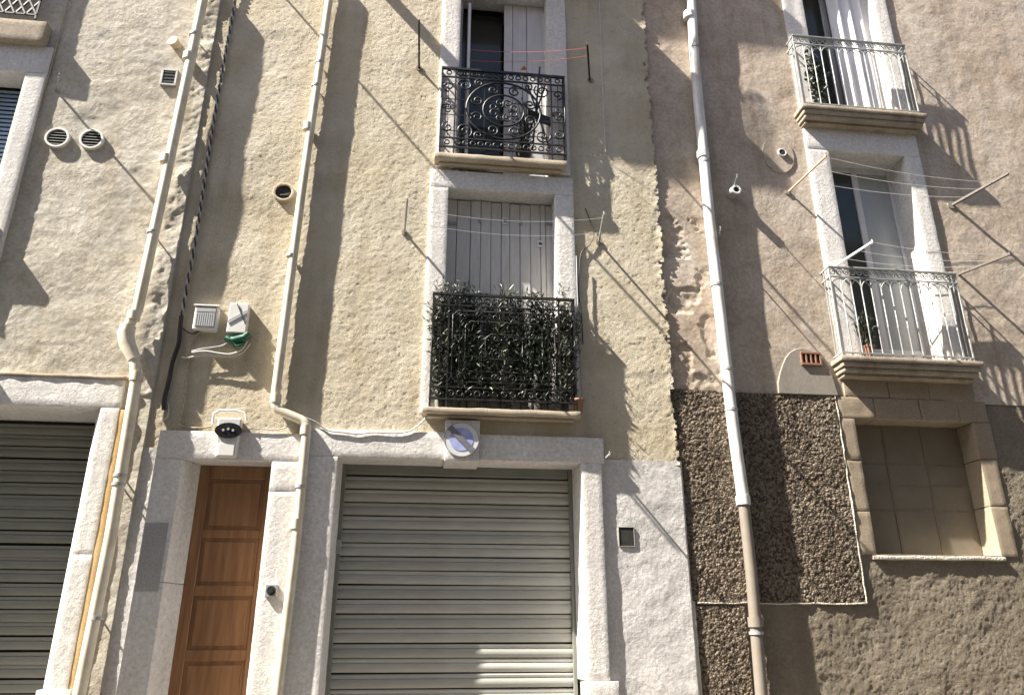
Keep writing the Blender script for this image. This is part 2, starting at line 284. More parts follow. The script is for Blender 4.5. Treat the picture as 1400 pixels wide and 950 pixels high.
def wall(name, mat, parent, X0, X1, Z0, Z1, y, fn, holes=(), res=0.018, back=0.5, left=False, right=False, edge=None, label=None, clip=None, grain=0.0):
    """rendered wall: a fine sheet whose relief is real, with openings left out"""
    nx = int(round((X1-X0)/res))+1; nz = int(round((Z1-Z0)/res))+1
    xs = np.linspace(X0, X1, nx); zs = np.linspace(Z0, Z1, nz); X, Z = np.meshgrid(xs, zs)
    Y = y - fn(X, Z) - grain*np.random.default_rng(nx*7+nz).normal(size=X.shape)
    XX = X.copy()
    if edge is not None:                                  # uneven vertical edge
        side, amp = edge
        t = (X-X0)/(X1-X0); wgt = np.clip((t if side > 0 else 1-t)*(X1-X0) - (X1-X0-0.35), 0, 0.35)/0.35
        XX = X + wgt*amp*fbm(Z*0+3.3, Z, 0.42, 77, 4, 0.6)
        Y = Y + np.clip((wgt-0.9)*10, 0, 1)**2*(0.05+0.03*fbm(X, Z, 0.2, 79, 3))
    V = np.stack([XX, Y, Z], -1).reshape(-1, 3)
    idx = np.arange(nx*nz).reshape(nz, nx)
    q = np.stack([idx[:-1, :-1], idx[:-1, 1:], idx[1:, 1:], idx[1:, :-1]], -1)
    cx = (X[:-1, :-1]+X[1:, 1:])/2; cz = (Z[:-1, :-1]+Z[1:, 1:])/2
    keep = np.ones(cx.shape, bool)
    for (a, b, c, d) in holes: keep &= ~((cx > a) & (cx < b) & (cz > c) & (cz < d))
    if clip is not None: keep &= clip(cx, cz)
    faces = [q[keep].reshape(-1, 4)]; verts = [V]; n = len(V)
    for flag, colm in ((left, 0), (right, nx-1)):
        if flag:
            e = V[idx[:, colm]].copy(); e2 = e.copy(); e2[:, 1] = y+back; verts.append(e2); k = np.arange(nz)
            a = idx[:, colm]; b = n+k; n += nz
            qq = np.stack([a[:-1], a[1:], b[1:], b[:-1]], -1)
            faces.append(qq if colm == 0 else qq[:, ::-1])
    V = np.concatenate(verts); Q = np.concatenate(faces)
    me = bpy.data.meshes.new('m'); me.vertices.add(len(V)); me.vertices.foreach_set('co', V.astype(np.float32).ravel())
    me.loops.add(len(Q)*4); me.loops.foreach_set('vertex_index', Q.astype(np.int32).ravel())
    me.polygons.add(len(Q)); me.polygons.foreach_set('loop_start', (np.arange(len(Q))*4).astype(np.int32)); me.polygons.foreach_set('use_smooth', np.ones(len(Q), bool))
    me.update(); me.validate()
    return link(name, me, mat, parent, label=label)

# ------------------------------------------------------------------ the setting
MB().box(-60, 60, -60, 30, -0.5, 0).build('street', 'asphalt', kind='structure', label='dark asphalt street in front of the houses')
pv = MB().box(-30, 30, -1.2, 0.6, -0.2, 0.12).build('pavement', 'paving', bevel=0.01, kind='structure', label='narrow grey pavement along the house fronts')

# the house across the narrow street, behind the viewer
op = thing('house', (0, -12, 0), 'pale house across the narrow street with rows of shuttered windows', 'house')
MB().box(-26, 26, -16, -8.62, 0, 11.2).build('wall', 'cream_render', op)
MB().profx([(-8.3, 11.203), (-16.3, 11.203), (-12, 13.2)], -26, 26).build('roof', 'roof_tile', op)
for ix in range(-9, 10):
    for iz in range(3):
        MB().box(ix*2.6-0.5, ix*2.6+0.5, -8.64, -8.60, 1.2+iz*3.2, 3.2+iz*3.2).build('shutter', 'shutter_grey', op, bevel=0.01)
        MB().box(ix*2.6-0.62, ix*2.6+0.62, -8.66, -8.56, 1.08+iz*3.2, 1.19+iz*3.2).build('sill', 'beige_stone', op, bevel=0.01)
YL, YM, YR = -0.025, 0.0, 0.03
XC = -2.60                       # corner where the left house ends
XB = 2.63                        # joint between the middle and the right house
ZTOP = 12.9
left = thing('house', (-6, 2, 0), 'cream painted house with two round vents and a white garage surround', 'house', None)
mid = thing('house', (0, 2, 0), 'yellow roughcast house with wooden front door and two black iron balconies', 'house', None)
right = thing('house', (6, 2, 0), 'pinkish brown house with two grey balconies and brown roughcast lower wall', 'house', None)

# house bodies, upper storeys above the picture, roofs
for h, x0, x1, y, mt in ((left, -11, XC-0.03, YL, 'cream_render'), (mid, XC-0.025, XB, YM, 'yellow_roughcast'), (right, XB+0.003, 13, YR, 'pink_render')):
    MB().box(x0, x1, 0.8, 8, 0, ZTOP).build('building_body', mt, h)
    MB().box(x0, x1, y, 0.79, 10.6, ZTOP).build('upper_wall', mt, h)
    r = MB().profx([(-0.45 if h is not mid else -0.3, ZTOP+0.003), (8.2, ZTOP+0.003), (4, ZTOP+1.8)], x0, x1).build('roof', 'roof_tile', h)

# ---- relief of the walls
def f_left(X, Z):
    e = np.clip((X-(XC-0.24))/0.1, 0, 1)*(Z > 3.8)
    return 0.007*fbm(X, Z, 0.7, 11, 2) + 0.0034*fbm(X*0.8+Z*0.3, Z, 0.16, 15, 4, 0.6) + e*(0.009*fbm(X, Z, 0.19, 17, 5, 0.62)+0.012*vn(X*0+1, Z, 0.4, 19))
def f_mid(X, Z):
    e = np.clip((X-(XB-0.16))/0.16, 0, 1)
    u = np.clip((-1.3-X)/0.4, 0, 1)
    return u*(0.013*fbm(X*0.3, Z, 0.9, 23, 3)) + 0.004*fbm(X, Z, 0.8, 21, 2) + 0.0016*fbm(X, Z, 0.14, 25, 2) + 0.0014*vn(X, Z, 0.034, 29) + e*(0.004+0.009*fbm(X, Z, 0.12, 31, 4, 0.65))
def f_right(X, Z):
    e = np.clip(1-(X-XB)/0.6, 0, 1)
    brk = np.clip(fbm(X, Z, 0.34, 41, 5, 0.6)*7 - 2.2, 0, 1)*(0.017+0.006*fbm(X, Z, 0.06, 47, 2))*np.clip(e*2.2, 0, 1)*(Z > 3.9)*(Z < 6.2)
    return 0.006*fbm(X, Z, 0.8, 43, 2) + 0.0028*fbm(X, Z, 0.2, 45, 4, 0.55) - brk
def f_rough(X, Z): return 0.005*fbm(X, Z, 0.5, 51, 2) + 0.002*vn(X, Z, 0.07, 53) + 0.0042*np.clip(vn(X, Z, 0.024, 57)+0.15, -0.4, 1)
def f_low(X, Z): return 0.008*fbm(X, Z, 0.6, 61, 2) + 0.0034*fbm(X, Z, 0.11, 63, 3, 0.7)
def f_base(X, Z): return 0.006*fbm(X, Z, 0.5, 71, 2) + 0.0018*fbm(X, Z, 0.09, 73, 2) + 0.0022*fbm(X+Z*0.4, Z, 0.25, 75, 3)

# ---- openings, measured on the facade planes
# left house garage
GLx1 = PX(129, 560, YL-0.03); GLz = PZ(100, 556, YL-0.03); GLox = PX(131, 735, YL-0.03); GLoz = PZ(90, 516, YL-0.03)
# left house window
WLx1 = PX(26, 130, YL-0.06); WLz1 = PZ(20, 97, YL-0.06); WLox = PX(55, 130, YL-0.06); WLoz = PZ(40, 62, YL-0.06)
# front door
DXl, DXr = PX(248, 640, -0.04), PX(371, 640, -0.04); DZ = PZ(320, 629, -0.04); DOl, DOr = PX(210, 640, -0.04), PX(411, 640, -0.04); DOz = PZ(300, 590, -0.04)
# middle garage
GXl, GXr = PX(461, 640, -0.045), PX(802, 860, -0.045); GZ = PZ(620, 628, -0.045); GOr = PX(825, 700, -0.045); GOz = PZ(640, 592, -0.045); GOl = DOr+0.004
# middle windows
Wl, Wr = PX(612, 300, -0.03), PX(759, 300, -0.03); W1t = PZ(690, 262, -0.03); WOl, WOr = PX(586, 300, -0.03), PX(785, 300, -0.03); W1ot = PZ(690, 238, -0.03)
W1b = 3.72
Ul, Ur = PX(629, 60, -0.03), PX(748, 60, -0.03); UOl, UOr = PX(603, 60, -0.03), PX(774, 60, -0.03); U1b = 6.62; U1t = PZ(690, -12, -0.03); U1ot = U1t+0.2
# right windows
Rl, Rr = PX(1142, 260, YR-0.03), PX(1247, 260, YR-0.03); ROl, ROr = PX(1112, 260, YR-0.03), PX(1268, 260, YR-0.03); R1t = PZ(1180, 209, YR-0.03); R1ot = R1t+0.33; R1b = 4.42
R2b = 7.6; R2t = 10.15; R2ot = 10.45
# low window of the right house
Sl, Sr = PX(1182, 650, YR-0.02), PX(1346, 650, YR-0.02); St = PZ(1250, 574, YR-0.02); Sb = PZ(1280, 757, YR-0.02)
SOl, SOr = PX(1153, 600, YR-0.02), PX(1368, 640, YR-0.02); SOt = PZ(1240, 545, YR-0.02)
m_ = 0.05
HL = [(-9, GLx1+m_, -1, GLz+m_), (-9, WLx1+m_, 4.7, WLz1+m_)]
HM = [(DXl-m_, DXr+m_, -1, DZ+m_), (GXl-m_, GXr+m_, -1, GZ+m_), (Wl-m_, Wr+m_, W1b-m_, W1t+m_), (Ul-m_, Ur+m_, U1b-m_, U1t+m_)]
HR = [(Rl-m_, Rr+m_, R1b-m_, R1t+m_), (Rl-m_, Rr+m_, R2b-m_, R2t+m_), (Sl-m_, Sr+m_, Sb-0.01, St+m_)]

XLEFT, XRIGHT, ZHI = -6.6, 9.0, 10.6
wall('wall', 'cream_render', left, XLEFT, XC, 0, ZHI, YL, f_left, HL, right=True, grain=0.00055)
MB().box(-11, XLEFT-0.002, YL, 0.79, 0, 10.597).build('side_wall', 'cream_render', left)
zb_mid = PZ(880, 632)
wall('wall', 'yellow_roughcast', mid, XC-0.1, XB, zb_mid-0.02, ZHI, YM, f_mid, HM, res=0.015, grain=0.0010, clip=lambda x, z: x < XB-0.012-0.045*np.abs(fbm(x, z, 0.16, 91, 4, 0.65)))
wall('base_wall', 'white_base', mid, XC-0.1, XB+0.004, 0, zb_mid+0.02, YM-0.006, f_base, HM, res=0.018, right=True, label='whitewashed lower wall', grain=0.0007)
# right house: pinkish upper wall, brown roughcast panel, grey-brown lower render
zr = PZ(1040, 538, YR); px1 = min(PX(1184, 822, YR), SOl-0.012); pz0 = PZ(1080, 824, YR)
wall('wall', 'pink_render', right, XB-0.06, XRIGHT, zr-0.03, ZHI, YR, f_right, HR, grain=0.0006)
wall('roughcast_panel', 'brown_roughcast', right, XB-0.06, px1, pz0, zr, YR-0.012, f_rough, HR, res=0.009, right=True, back=0.05, grain=0.0012, label='dark brown pebbly roughcast panel')
wall('roughcast_strip', 'brown_roughcast', right, XB-0.06, PX(1025, 900, YR), 0.6, pz0-0.03, YR-0.012, f_rough, HR, res=0.009, right=True, back=0.05, grain=0.0012)
wall('lower_wall', 'grey_brown_render', right, XB-0.06, XRIGHT, 0, zr+0.02, YR+0.006, f_low, HR, res=0.016, grain=0.0016)
MB().box(XRIGHT+0.002, 13, YR, 0.79, 0, 10.597).build('side_wall', 'pink_render', right)
# pale ridges of mortar along the panel edges
for a, b_, c, d in ((XB+0.06, px1, pz0-0.010, pz0+0.004), (px1-0.004, px1+0.010, pz0, SOt+0.02)):
    block('mortar_ridge', 'lime_mortar', right, a, b_, YR-0.020, YR+0.05, c, d, amp=0.010, bevel=0.004, cell=0.04)
block('mortar_ridge', 'lime_mortar', right, XB+0.0, XB+0.035, YR-0.028, YR+0.05, 0.3, pz0+0.01, amp=0.008, bevel=0.008, cell=0.04)

# ---- surrounds
def jamb(h, x0, x1, y0, y1, z0, z1, mat, n, name='jamb_stone', wob=0.0):
    cuts = [z0] + sorted(z0+(z1-z0)*(k+random.uniform(-0.15, 0.15))/n for k in range(1, n)) + [z1]
    for a, b in zip(cuts, cuts[1:]):
        dx = random.uniform(-wob, wob)
        block(name, mat, h, x0+min(dx, 0), x1+max(dx, 0), y0+random.uniform(-0.003, 0.003), y1, a+0.0005, b-0.0005)
def lintel(h, x0, x1, y0, y1, z0, z1, mat, n=1, name='lintel_stone'):
    for k in range(n):
        block(name, mat, h, x0+(x1-x0)*k/n+0.001, x0+(x1-x0)*(k+1)/n-0.001, y0+random.uniform(-0.003, 0.003), y1, z0, z1)
# left garage
GLx0 = GLx1-2.7
jamb(left, GLx1+0.055, GLox, YL-0.035, YL+0.6, 0, GLz-0.001, 'white_masonry', 3)
MB().add([(x, y, z) for z in (0.02, GLz-0.002) for x, y in ((GLx1+0.056, YL-0.028), (GLx1, YL+0.055), (GLx1+0.056, YL+0.055))], [(0, 1, 2), (5, 4, 3), (0, 3, 4, 1), (1, 4, 5, 2), (2, 5, 3, 0)]).build('corner_bead', 'white_masonry', left)
jamb(left, GLx0-0.4, GLx0, YL-0.035, YL+0.6, 0, GLz-0.002, 'white_masonry', 4)
lintel(left, GLx0-0.4, GLox, YL-0.035, YL+0.6, GLz, GLoz, 'white_masonry', 2)
block('lintel_edge', 'beige_stone', left, GLx0-0.4, GLox+0.01, YL-0.045, YL+0.05, GLoz+0.002, GLoz+0.03, amp=0.006)
block('ochre_strip', 'ochre_strip', left, GLox+0.002, GLox+0.068, YL-0.03, YL+0.05, 0.05, GLoz-0.3, label='unpainted ochre strip beside the white jamb')
block('jamb_foot', 'white_masonry', left, GLx1-0.005, GLox+0.04, YL-0.06, YL+0.1, 0.05, PZ(100, 942, YL), label='white foot of the garage jamb')
# left window (shown in part): surround, slab and railing of the balcony above
jamb(left, WLx1, WLox, YL-0.055, YL+0.25, 4.6, WLz1-0.001, 'white_masonry', 1)
lintel(left, WLx1-1.5, WLox, YL-0.055, YL+0.25, WLz1, WLoz, 'white_masonry', 1)

def slats(par, x0, x1, z0, z1, pitch, y, mats):
    """roller shutter: each curved slat is its own piece"""
    n = int((z1-z0)/pitch)+1; base = []
    g = 0.010                                             # dark joint left between two slats
    pr = [(0.010, 0.0), (-0.004, 0.0)] + [(-0.006-0.015*math.sin(math.pi*(0.08+0.84*k/8))**0.7, 0.004+(pitch*0.56)*k/8) for k in range(9)] + [(-0.004, pitch*0.62), (-0.013, pitch*0.70), (-0.014, pitch-g-0.012), (-0.009, pitch-g-0.002), (-0.002, pitch-g), (0.010, pitch-g)]
    for mt in mats:
        mb = MB(); cuts = 7
        for k in range(cuts): pass
        mb.profx([(y+a, b) for a, b in pr], x0, x1); base.append(mb.mesh())
        base[-1].materials.append(MATS[mt])
    for k in range(n):
        o = bpy.data.objects.new('slat', base[k % len(base)]); col.objects.link(o); o.parent = par
        o.location = (0, random.uniform(-0.005, 0.004), z1-(k+1)*pitch+random.uniform(-0.003, 0.003)); o.rotation_euler = (0, random.uniform(-0.0035, 0.0025), 0)
    return n
gl = MB().box(GLx0, GLx1, YL+0.565, YL+0.59, 0, GLz+0.1).build('roller_shutter', 'dark_void', left, label='dark green grey roller shutter')
slats(gl, GLx0, GLx1+0.02, 0.02, GLz-0.02, 0.118, YL+0.54, ['slat_dark'])

# front door
yd = 0.24
block('jamb_stone', 'white_masonry', mid, 0, 0, 0, 0, 0, 0, pts=[(DOl, -0.045, PZ(190, 795, -.04)), (DXl, -0.045, PZ(190, 795, -.04)), (DXl, -0.045, DZ-.002), (DOl, -0.045, DZ-.002), (DOl, yd+.06, PZ(190, 795, -.04)), (DXl+.13, yd+.06, PZ(190, 795, -.04)), (DXl+.13, yd+.06, DZ-.002), (DOl, yd+.06, DZ-.002)])
block('jamb_stone', 'white_masonry', mid, 0, 0, 0, 0, 0, 0, pts=[(DOl, -0.043, 0), (DXl, -0.043, 0), (DXl, -0.043, PZ(190, 795, -.04)-.004), (DOl, -0.043, PZ(190, 795, -.04)-.004), (DOl, yd+.06, 0), (DXl+.13, yd+.06, 0), (DXl+.13, yd+.06, PZ(190, 795, -.04)-.004), (DOl, yd+.06, PZ(190, 795, -.04)-.004)])
block('base_patch', 'grey_base', mid, DOl+0.01, DXl-0.035, -0.052, 0.0, PZ(190, 808, -.05), PZ(190, 714, -.05), amp=0.002, bevel=0.004, label='grey repaired patch on the door jamb')
for a, b in ((0, PZ(390, 672, -.04)), (PZ(390, 672, -.04)+0.001, DZ-0.001)): block('jamb_stone', 'white_masonry', mid, DXr, DOr, -0.045, yd+0.06, a, b)
lintel(mid, DOl, DOr, -0.045, yd+0.06, DZ, DOz, 'white_masonry', 1)
dl, dr = DXl+0.10, DXr+0.01
door = MB().box(dl, dr, yd, yd+0.05, 0.1, DZ+0.03).build('front_door', 'door_wood', mid, label='reddish brown panelled wooden door')
for a, b in ((dl, dl+0.1), (dr-0.1, dr)): MB().box(a, b, yd-0.022, yd-0.001, 0.1, DZ+0.02).build('stile', 'door_wood', door, bevel=0.005)
zz = [DZ+0.02, PZ(320, 655, yd), PZ(310, 724, yd), PZ(300, 735, yd), PZ(300, 800, yd), PZ(300, 814, yd), PZ(290, 888, yd), PZ(290, 903, yd), 0.85, 0.75, 0.3, 0.1]
for k in range(0, len(zz), 2):
    MB().box(dl+0.1, dr-0.1, yd-0.02, yd-0.001, zz[k+1], zz[k]).build('rail', 'door_wood', door, bevel=0.005)
for k in range(1, len(zz)-1, 2):
    MB().box(dl+0.135, dr-0.135, yd-0.014, yd-0.001, zz[k+1]+0.035, zz[k]-0.035).build('panel', 'door_wood', door, bevel=0.006)

# middle garage
yg = 0.31
SXl, SXr = PX(455, 828, yg), PX(785, 840, yg); zf = PZ(815, 930, -.05)
def splay(x0, x1, x2, z0, z1): 
    # front face from x0 to x1 at the wall, reaching x2 at the shutter
    a, b = (x0, x1) if x0 < x1 else (x1, x0)
    l2, r2 = (a, x2) if x0 < x1 else (x2, b)
    return [(a, -0.045, z0), (b, -0.045, z0), (b, -0.045, z1), (a, -0.045, z1), (l2, yg+0.1, z0), (r2, yg+0.1, z0), (r2, yg+0.1, z1), (l2, yg+0.1, z1)]
block('jamb_stone', 'white_masonry', mid, 0, 0, 0, 0, 0, 0, pts=splay(GOl, GXl, SXl, 0, GZ-0.001))
block('jamb_stone', 'white_masonry', mid, 0, 0, 0, 0, 0, 0, pts=splay(GOr, GXr, SXr, zf, GZ-0.001))
block('jamb_foot', 'white_masonry', mid, GXr-0.004, GOr+0.07, -0.08, yg+0.08, 0.05, PZ(815, 930, -.05)-0.004, label='white foot of the garage jamb')
kx0, kx1 = PX(608, 600, -0.08), PX(656, 600, -0.08)
lintel(mid, GOl, kx0, -0.045, yg+0.08, GZ, GOz, 'white_masonry', 1)
lintel(mid, kx1, GOr+0.03, -0.05, yg+0.08, GZ, GOz-0.01, 'white_masonry', 1)
block('keystone', 'white_masonry', mid, kx0+0.002, kx1-0.002, -0.085, yg+0.08, GZ-0.02, GOz+0.12, label='projecting square keystone')
gm = MB().box(GXl-0.02, GXr+0.02, yg+0.034, yg+0.06, 0, GZ+0.1).build('roller_shutter', 'dark_void', mid, label='weathered grey green roller shutter')
zsh = PZ(620, 652, yg)
slats(gm, SXl-0.01, SXr+0.01, 0.02, zsh, 0.131, yg+0.02, ['slat_grey', 'slat_pale'])
for a, b in ((SXl-0.01, SXl+0.03), (SXr-0.025, SXr+0.01)): MB().box(a, b, yg-0.03, yg+0.045, 0, GZ+0.05).build('guide_rail', 'slat_dark', gm, bevel=0.004)
MB().box(SXl+0.03, SXr-0.03, yg-0.02, yg+0.045, zsh+0.005, GZ+0.05).build('shutter_box', 'slat_dark', gm, bevel=0.006)
MB().box(SXl-0.03, SXl+0.04, yg-0.06, yg-0.031, PZ(458, 757, yg), PZ(458, 738, yg)).build('lock_plate', 'grey_iron', gm, bevel=0.004)

# middle windows
def surround(h, l, r, t, b, ol, o_r, ot, y, depth, mat, nj=2, nl=1):
    jamb(h, ol, l, y, depth, b, t-0.002, mat, nj); jamb(h, r, o_r, y, depth, b, t-0.002, mat, nj)
    lintel(h, ol, o_r, y, depth, t, ot, mat, nl)
surround(mid, Wl, Wr, W1t, W1b, WOl, WOr, W1ot, -0.035, 0.33, 'white_masonry', 1)
surround(mid, Ul, Ur, U1t, U1b, UOl, UOr, U1ot, -0.035, 0.33, 'white_masonry', 1)
ys = 0.19
win = MB().box(Wl-0.02, Wr+0.02, ys+0.05, ys+0.08, W1b, W1t+0.05).build('shutters', 'dark_void', mid, label='closed weathered grey plank shutters')
edges_px = [613, 624, 643, 657, 671, 685.5, 697, 711, 725, 739, 746, 757]
ex = [Wl-0.01] + [PX(p, 330, ys) for p in edges_px[1:-1]] + [Wr+0.01]
for a, b in zip(ex, ex[1:]):
    dy = random.uniform(-0.006, 0.004)
    MB().box(a+0.003, b-0.003, ys+dy, ys+0.045, W1b+0.02, W1t-0.015+random.uniform(-0.012, 0.006)).build('plank', 'shutter_grey', win, bevel=0.004)
for px_, py_ in ((656, 303), (712, 306)):
    c = P(px_, py_, ys-0.01); MB().disc((c.x, c.z), 0.02, ys-0.03, ys).build('knob', 'grey_iron', win)
for px_ in (618, 752):
    c = P(px_, 305, ys-0.012); MB().box(c.x-0.05, c.x+0.05, ys-0.02, ys-0.003, c.z-0.018, c.z+0.018).build('hinge', 'grey_iron', win, bevel=0.004)
# daylight glimpsed through two broken boards: painted as pale boxes on the planks
for px_, py_ in ((690, 302), (738, 333)):
    c = P(px_, py_, ys-0.012)
    MB().box(c.x-0.032, c.x+0.03, ys-0.016, ys-0.007, c.z-0.045, c.z+0.04).build('daylight_patch', 'sign_white', win, label='pale patch standing in for daylight through the planks')
    MB().box(c.x-0.012, c.x+0.024, ys-0.02, ys-0.017, c.z-0.02, c.z+0.012).build('daylight_mark', 'green_plastic', win)
# upper window: dark opening, open casement, plank shutter leaf
w2 = MB().box(Ul-0.02, Ur+0.02, 0.6, 0.63, U1b, U1t+0.05).build('window', 'dark_void', mid, label='tall open window with one plank shutter closed')
for a, b in ((Ul-0.005, Ul+0.035), (Ur-0.045, Ur+0.005)): MB().box(a, b, ys, ys+0.07, U1b, U1t).build('frame_post', 'shutter_white', w2, bevel=0.005)
MB().box(Ul+0.036, Ur-0.046, ys, ys+0.07, PZ(690, 6, ys), U1t).build('frame_head', 'shutter_white', w2, bevel=0.005)
xa = [PX(p, 60, ys) for p in (689, 701, 720, 741)]
for a, b in zip(xa, xa[1:]): MB().box(a+0.003, b-0.003, ys+random.uniform(-0.004, 0.004), ys+0.03, U1b+0.03, PZ(700, 8, ys)).build('plank', 'shutter_white', w2, bevel=0.004)
MB().box(PX(639, 60, 0.1), PX(639, 60, 0.1)+0.035, 0.05, 0.3, U1b+0.05, PZ(640, 8, 0.1)).build('open_casement', 'white_frame', w2, bevel=0.005)
MB().box(Ul+0.04, PX(689, 60, ys), 0.42, 0.44, U1b, U1t).build('glass_pane', 'window_glass', w2)

# ------------------------------------------------------------------ balconies
def spiral(c, r, turns, a0, y, r_end=0.25, n=18, sgn=1):
    out = []
    for k in range(n+1):
        t = k/n; rr = r*(1-(1-r_end)*t); a = a0 + sgn*turns*2*math.pi*t
        out.append((c[0]+rr*math.cos(a), y, c[1]+rr*math.sin(a)))
    return out
def arc(c, r, a0, a1, y, n=10): return [(c[0]+r*math.cos(a0+(a1-a0)*k/n), y, c[1]+r*math.sin(a0+(a1-a0)*k/n)) for k in range(n+1)]
def bar(p0, p1, t, par, name='bar', mat='black_iron', flat=None):
    mb = MB(); p0 = Vector(p0); p1 = Vector(p1)
    mb.tube([p0, p1], t, 4, smooth=False); return mb.build(name, mat, par)

def medallion(sl, piece, mid_x, zm, a, b, W, H, y):
    piece('medallion_ring', [(mid_x+a*math.cos(t), y, zm+b*math.sin(t)) for t in [2*math.pi*k/36 for k in range(37)]], 0.009)
    piece('medallion_ring', [(mid_x+a*0.55*math.cos(t), y, zm+b*0.55*math.sin(t)) for t in [2*math.pi*k/28 for k in range(29)]], 0.008)
    for k in range(8):
        t = 2*math.pi*(k+0.5)/8
        c = (mid_x+a*0.77*math.cos(t), zm+b*0.77*math.sin(t)); piece('scroll', spiral(c, 0.075, 1.4, t, y, 0.2, sgn=1 if k % 2 else -1))
        c2 = (mid_x+a*0.28*math.cos(t), zm+b*0.28*math.sin(t)); piece('scroll', spiral(c2, 0.06, 1.2, t+math.pi, y, 0.25, sgn=-1 if k % 2 else 1), 0.006)
    for sx in (-1, 1):
        for sz in (-1, 1):
            c = (mid_x+sx*0.315*W, zm+sz*0.29*H); piece('scroll', spiral(c, 0.10, 1.6, math.atan2(sz, sx)+math.pi/2, y, 0.15, n=22, sgn=sx*sz))
            c = (mid_x+sx*0.20*W, zm+sz*0.335*H); piece('scroll', spiral(c, 0.06, 1.4, math.atan2(sz, -sx), y, 0.2, sgn=-sx*sz))

def black_balcony(h, xl, xr, zb, zt, p, slab_x0, slab_x1, slab_z0, slab_z1, label, ornate):
    sl = block('balcony', 'beige_stone', h, slab_x0, slab_x1, -p-0.03, 0.02, slab_z0, slab_z1, amp=0.005, label=label)
    block('moulding', 'beige_stone', sl, slab_x0+0.05, slab_x1-0.05, -p+0.05, 0.02, slab_z0-0.03, slab_z0-0.002, amp=0.003)
    y = -p; mt = 'black_iron'
    H = zt-zb
    for z, t, nm in ((zt, 0.016, 'top_rail'), (zt-0.11*H, 0.009, 'rail'), (zb+0.11*H, 0.009, 'rail'), (zb, 0.011, 'bottom_rail')):
        MB().box(xl-0.01, xr+0.01, y-t, y+t, z-t*0.8, z+t*0.8).build(nm, mt, sl)
        for x in (xl, xr): MB().box(x-t*0.7, x+t*0.7, y+t+0.001, 0.02, z-t*0.8, z+t*0.8).build('side_rail', mt, sl)
    W = xr-xl; nb = 7
    for x in [xl, xl+0.11*W, xl+0.89*W, xr]: bar((x, y, slab_z1-0.01), (x, y, zt), 0.012, sl, 'post')
    mid_x = (xl+xr)/2; zm = (zb+zt)/2
    kf = 1.45 if ornate else 1.15
    def piece(name, pts, r=0.007, n=5): return MB().tube(pts, r*kf, n).build(name, mt, sl)
    # end sections: lyre scrolls and little rosettes
    for sx, cx in ((1, xl+0.055*W), (-1, xr-0.055*W)):
        piece('scroll', spiral((cx, zb+0.24*H), 0.065*W*0.75, 1.3, math.pi/2, y, 0.2, sgn=sx))
        piece('scroll', spiral((cx, zt-0.24*H), 0.065*W*0.75, 1.3, -math.pi/2, y, 0.2, sgn=-sx))
        for dx, dz in ((0, 0.05), (0.045, 0), (-0.045, 0), (0, -0.05)):
            piece('rosette_petal', arc((cx+dx, zm+dz), 0.026, 0, 2*math.pi, y, 8), 0.006)
        bar((cx, y, zb+0.11*H), (cx, y, zt-0.11*H), 0.006, sl)
        bar((cx-0.06, y, zm), (cx+0.06, y, zm), 0.006, sl)
        for sz in (zb+0.055*H, zt-0.055*H): piece('ring', arc((cx, sz), 0.028, 0, 2*math.pi, y, 10), 0.006)
    if not ornate:
        for fx, fz in ((0.36, 0.34), (0.27, 0.24), (0.13, 0.12)):
            x0, x1, z0, z1_ = mid_x-fx*W, mid_x+fx*W, zm-fz*H, zm+fz*H; c_ = 0.05
            piece('panel_frame', [(x0+c_, y, z0), (x1-c_, y, z0), (x1, y, z0+c_), (x1, y, z1_-c_), (x1-c_, y, z1_), (x0+c_, y, z1_), (x0, y, z1_-c_), (x0, y, z0+c_), (x0+c_, y, z0)], 0.007)
        for k in range(6):
            for sz in (-1, 1):
                piece('scroll', spiral((mid_x+(k-2.5)*0.115*W, zm+sz*0.29*H), 0.05, 1.3, math.pi/2*sz, y, 0.2, sgn=1 if k % 2 else -1), 0.006)
                if 0 < k < 5: piece('scroll', spiral((mid_x+(k-2.5)*0.1*W, zm+sz*0.07*H), 0.055, 1.2, -math.pi/2*sz, y, 0.2, sgn=-1 if k % 2 else 1), 0.006)
    # centre: oval medallion with spirals
    a, b = 0.30*W, 0.36*H
    if ornate: medallion(sl, piece, mid_x, zm, a, b, W, H, y)
    nr = 13
    for k in range(nr):
        x = xl+0.14*W+(0.72*W)*k/(nr-1)
        for sz in (zb+0.055*H, zt-0.055*H):
            piece('ring', arc((x, sz), 0.03, 0, 2*math.pi, y, 8), 0.006)
    for k in range(5): 
        x = xl+0.11*W+0.78*W*(k+0.5)/5; bar((x, y, zb+0.11*H), (x, y, zt-0.11*H), 0.006, sl)
    for k in range(4):
        z = zb+H*(0.2+0.2*k); bar((xl, y, z), (xr, y, z), 0.0055, sl)
    for x in (xl, xr):        # sides
        for k in (0.33, 0.66): bar((x, -p*k, slab_z1-0.01), (x, -p*k, zt), 0.008, sl)
        piece('side_scroll', [(x, -p/2+0.08*math.cos(t), zm+0.2*math.sin(t)) for t in [2*math.pi*k/16 for k in range(17)]], 0.007)
    return sl
pb = 0.13
lowb = black_balcony(mid, PX(590, 480, -pb), PX(786, 480, -pb), PZ(690, 548, -pb), PZ(690, 406, -pb), pb, PX(577, 560, -pb-0.05), PX(795, 565, -pb-0.05), PZ(690, 566, -pb-0.03), PZ(690, 559, -pb-0.03),
    'black wrought iron balcony crowded with pot plants', False)
upb = black_balcony(mid, PX(603, 150, -pb), PX(772, 150, -pb), PZ(690, 206, -pb), PZ(690, 100, -pb), pb, PX(594, 215, -pb-0.05), PX(776, 220, -pb-0.05), PZ(690, 221, -pb-0.03), PZ(690, 214, -pb-0.03),
    'black wrought iron balcony with scrolled medallion', True)

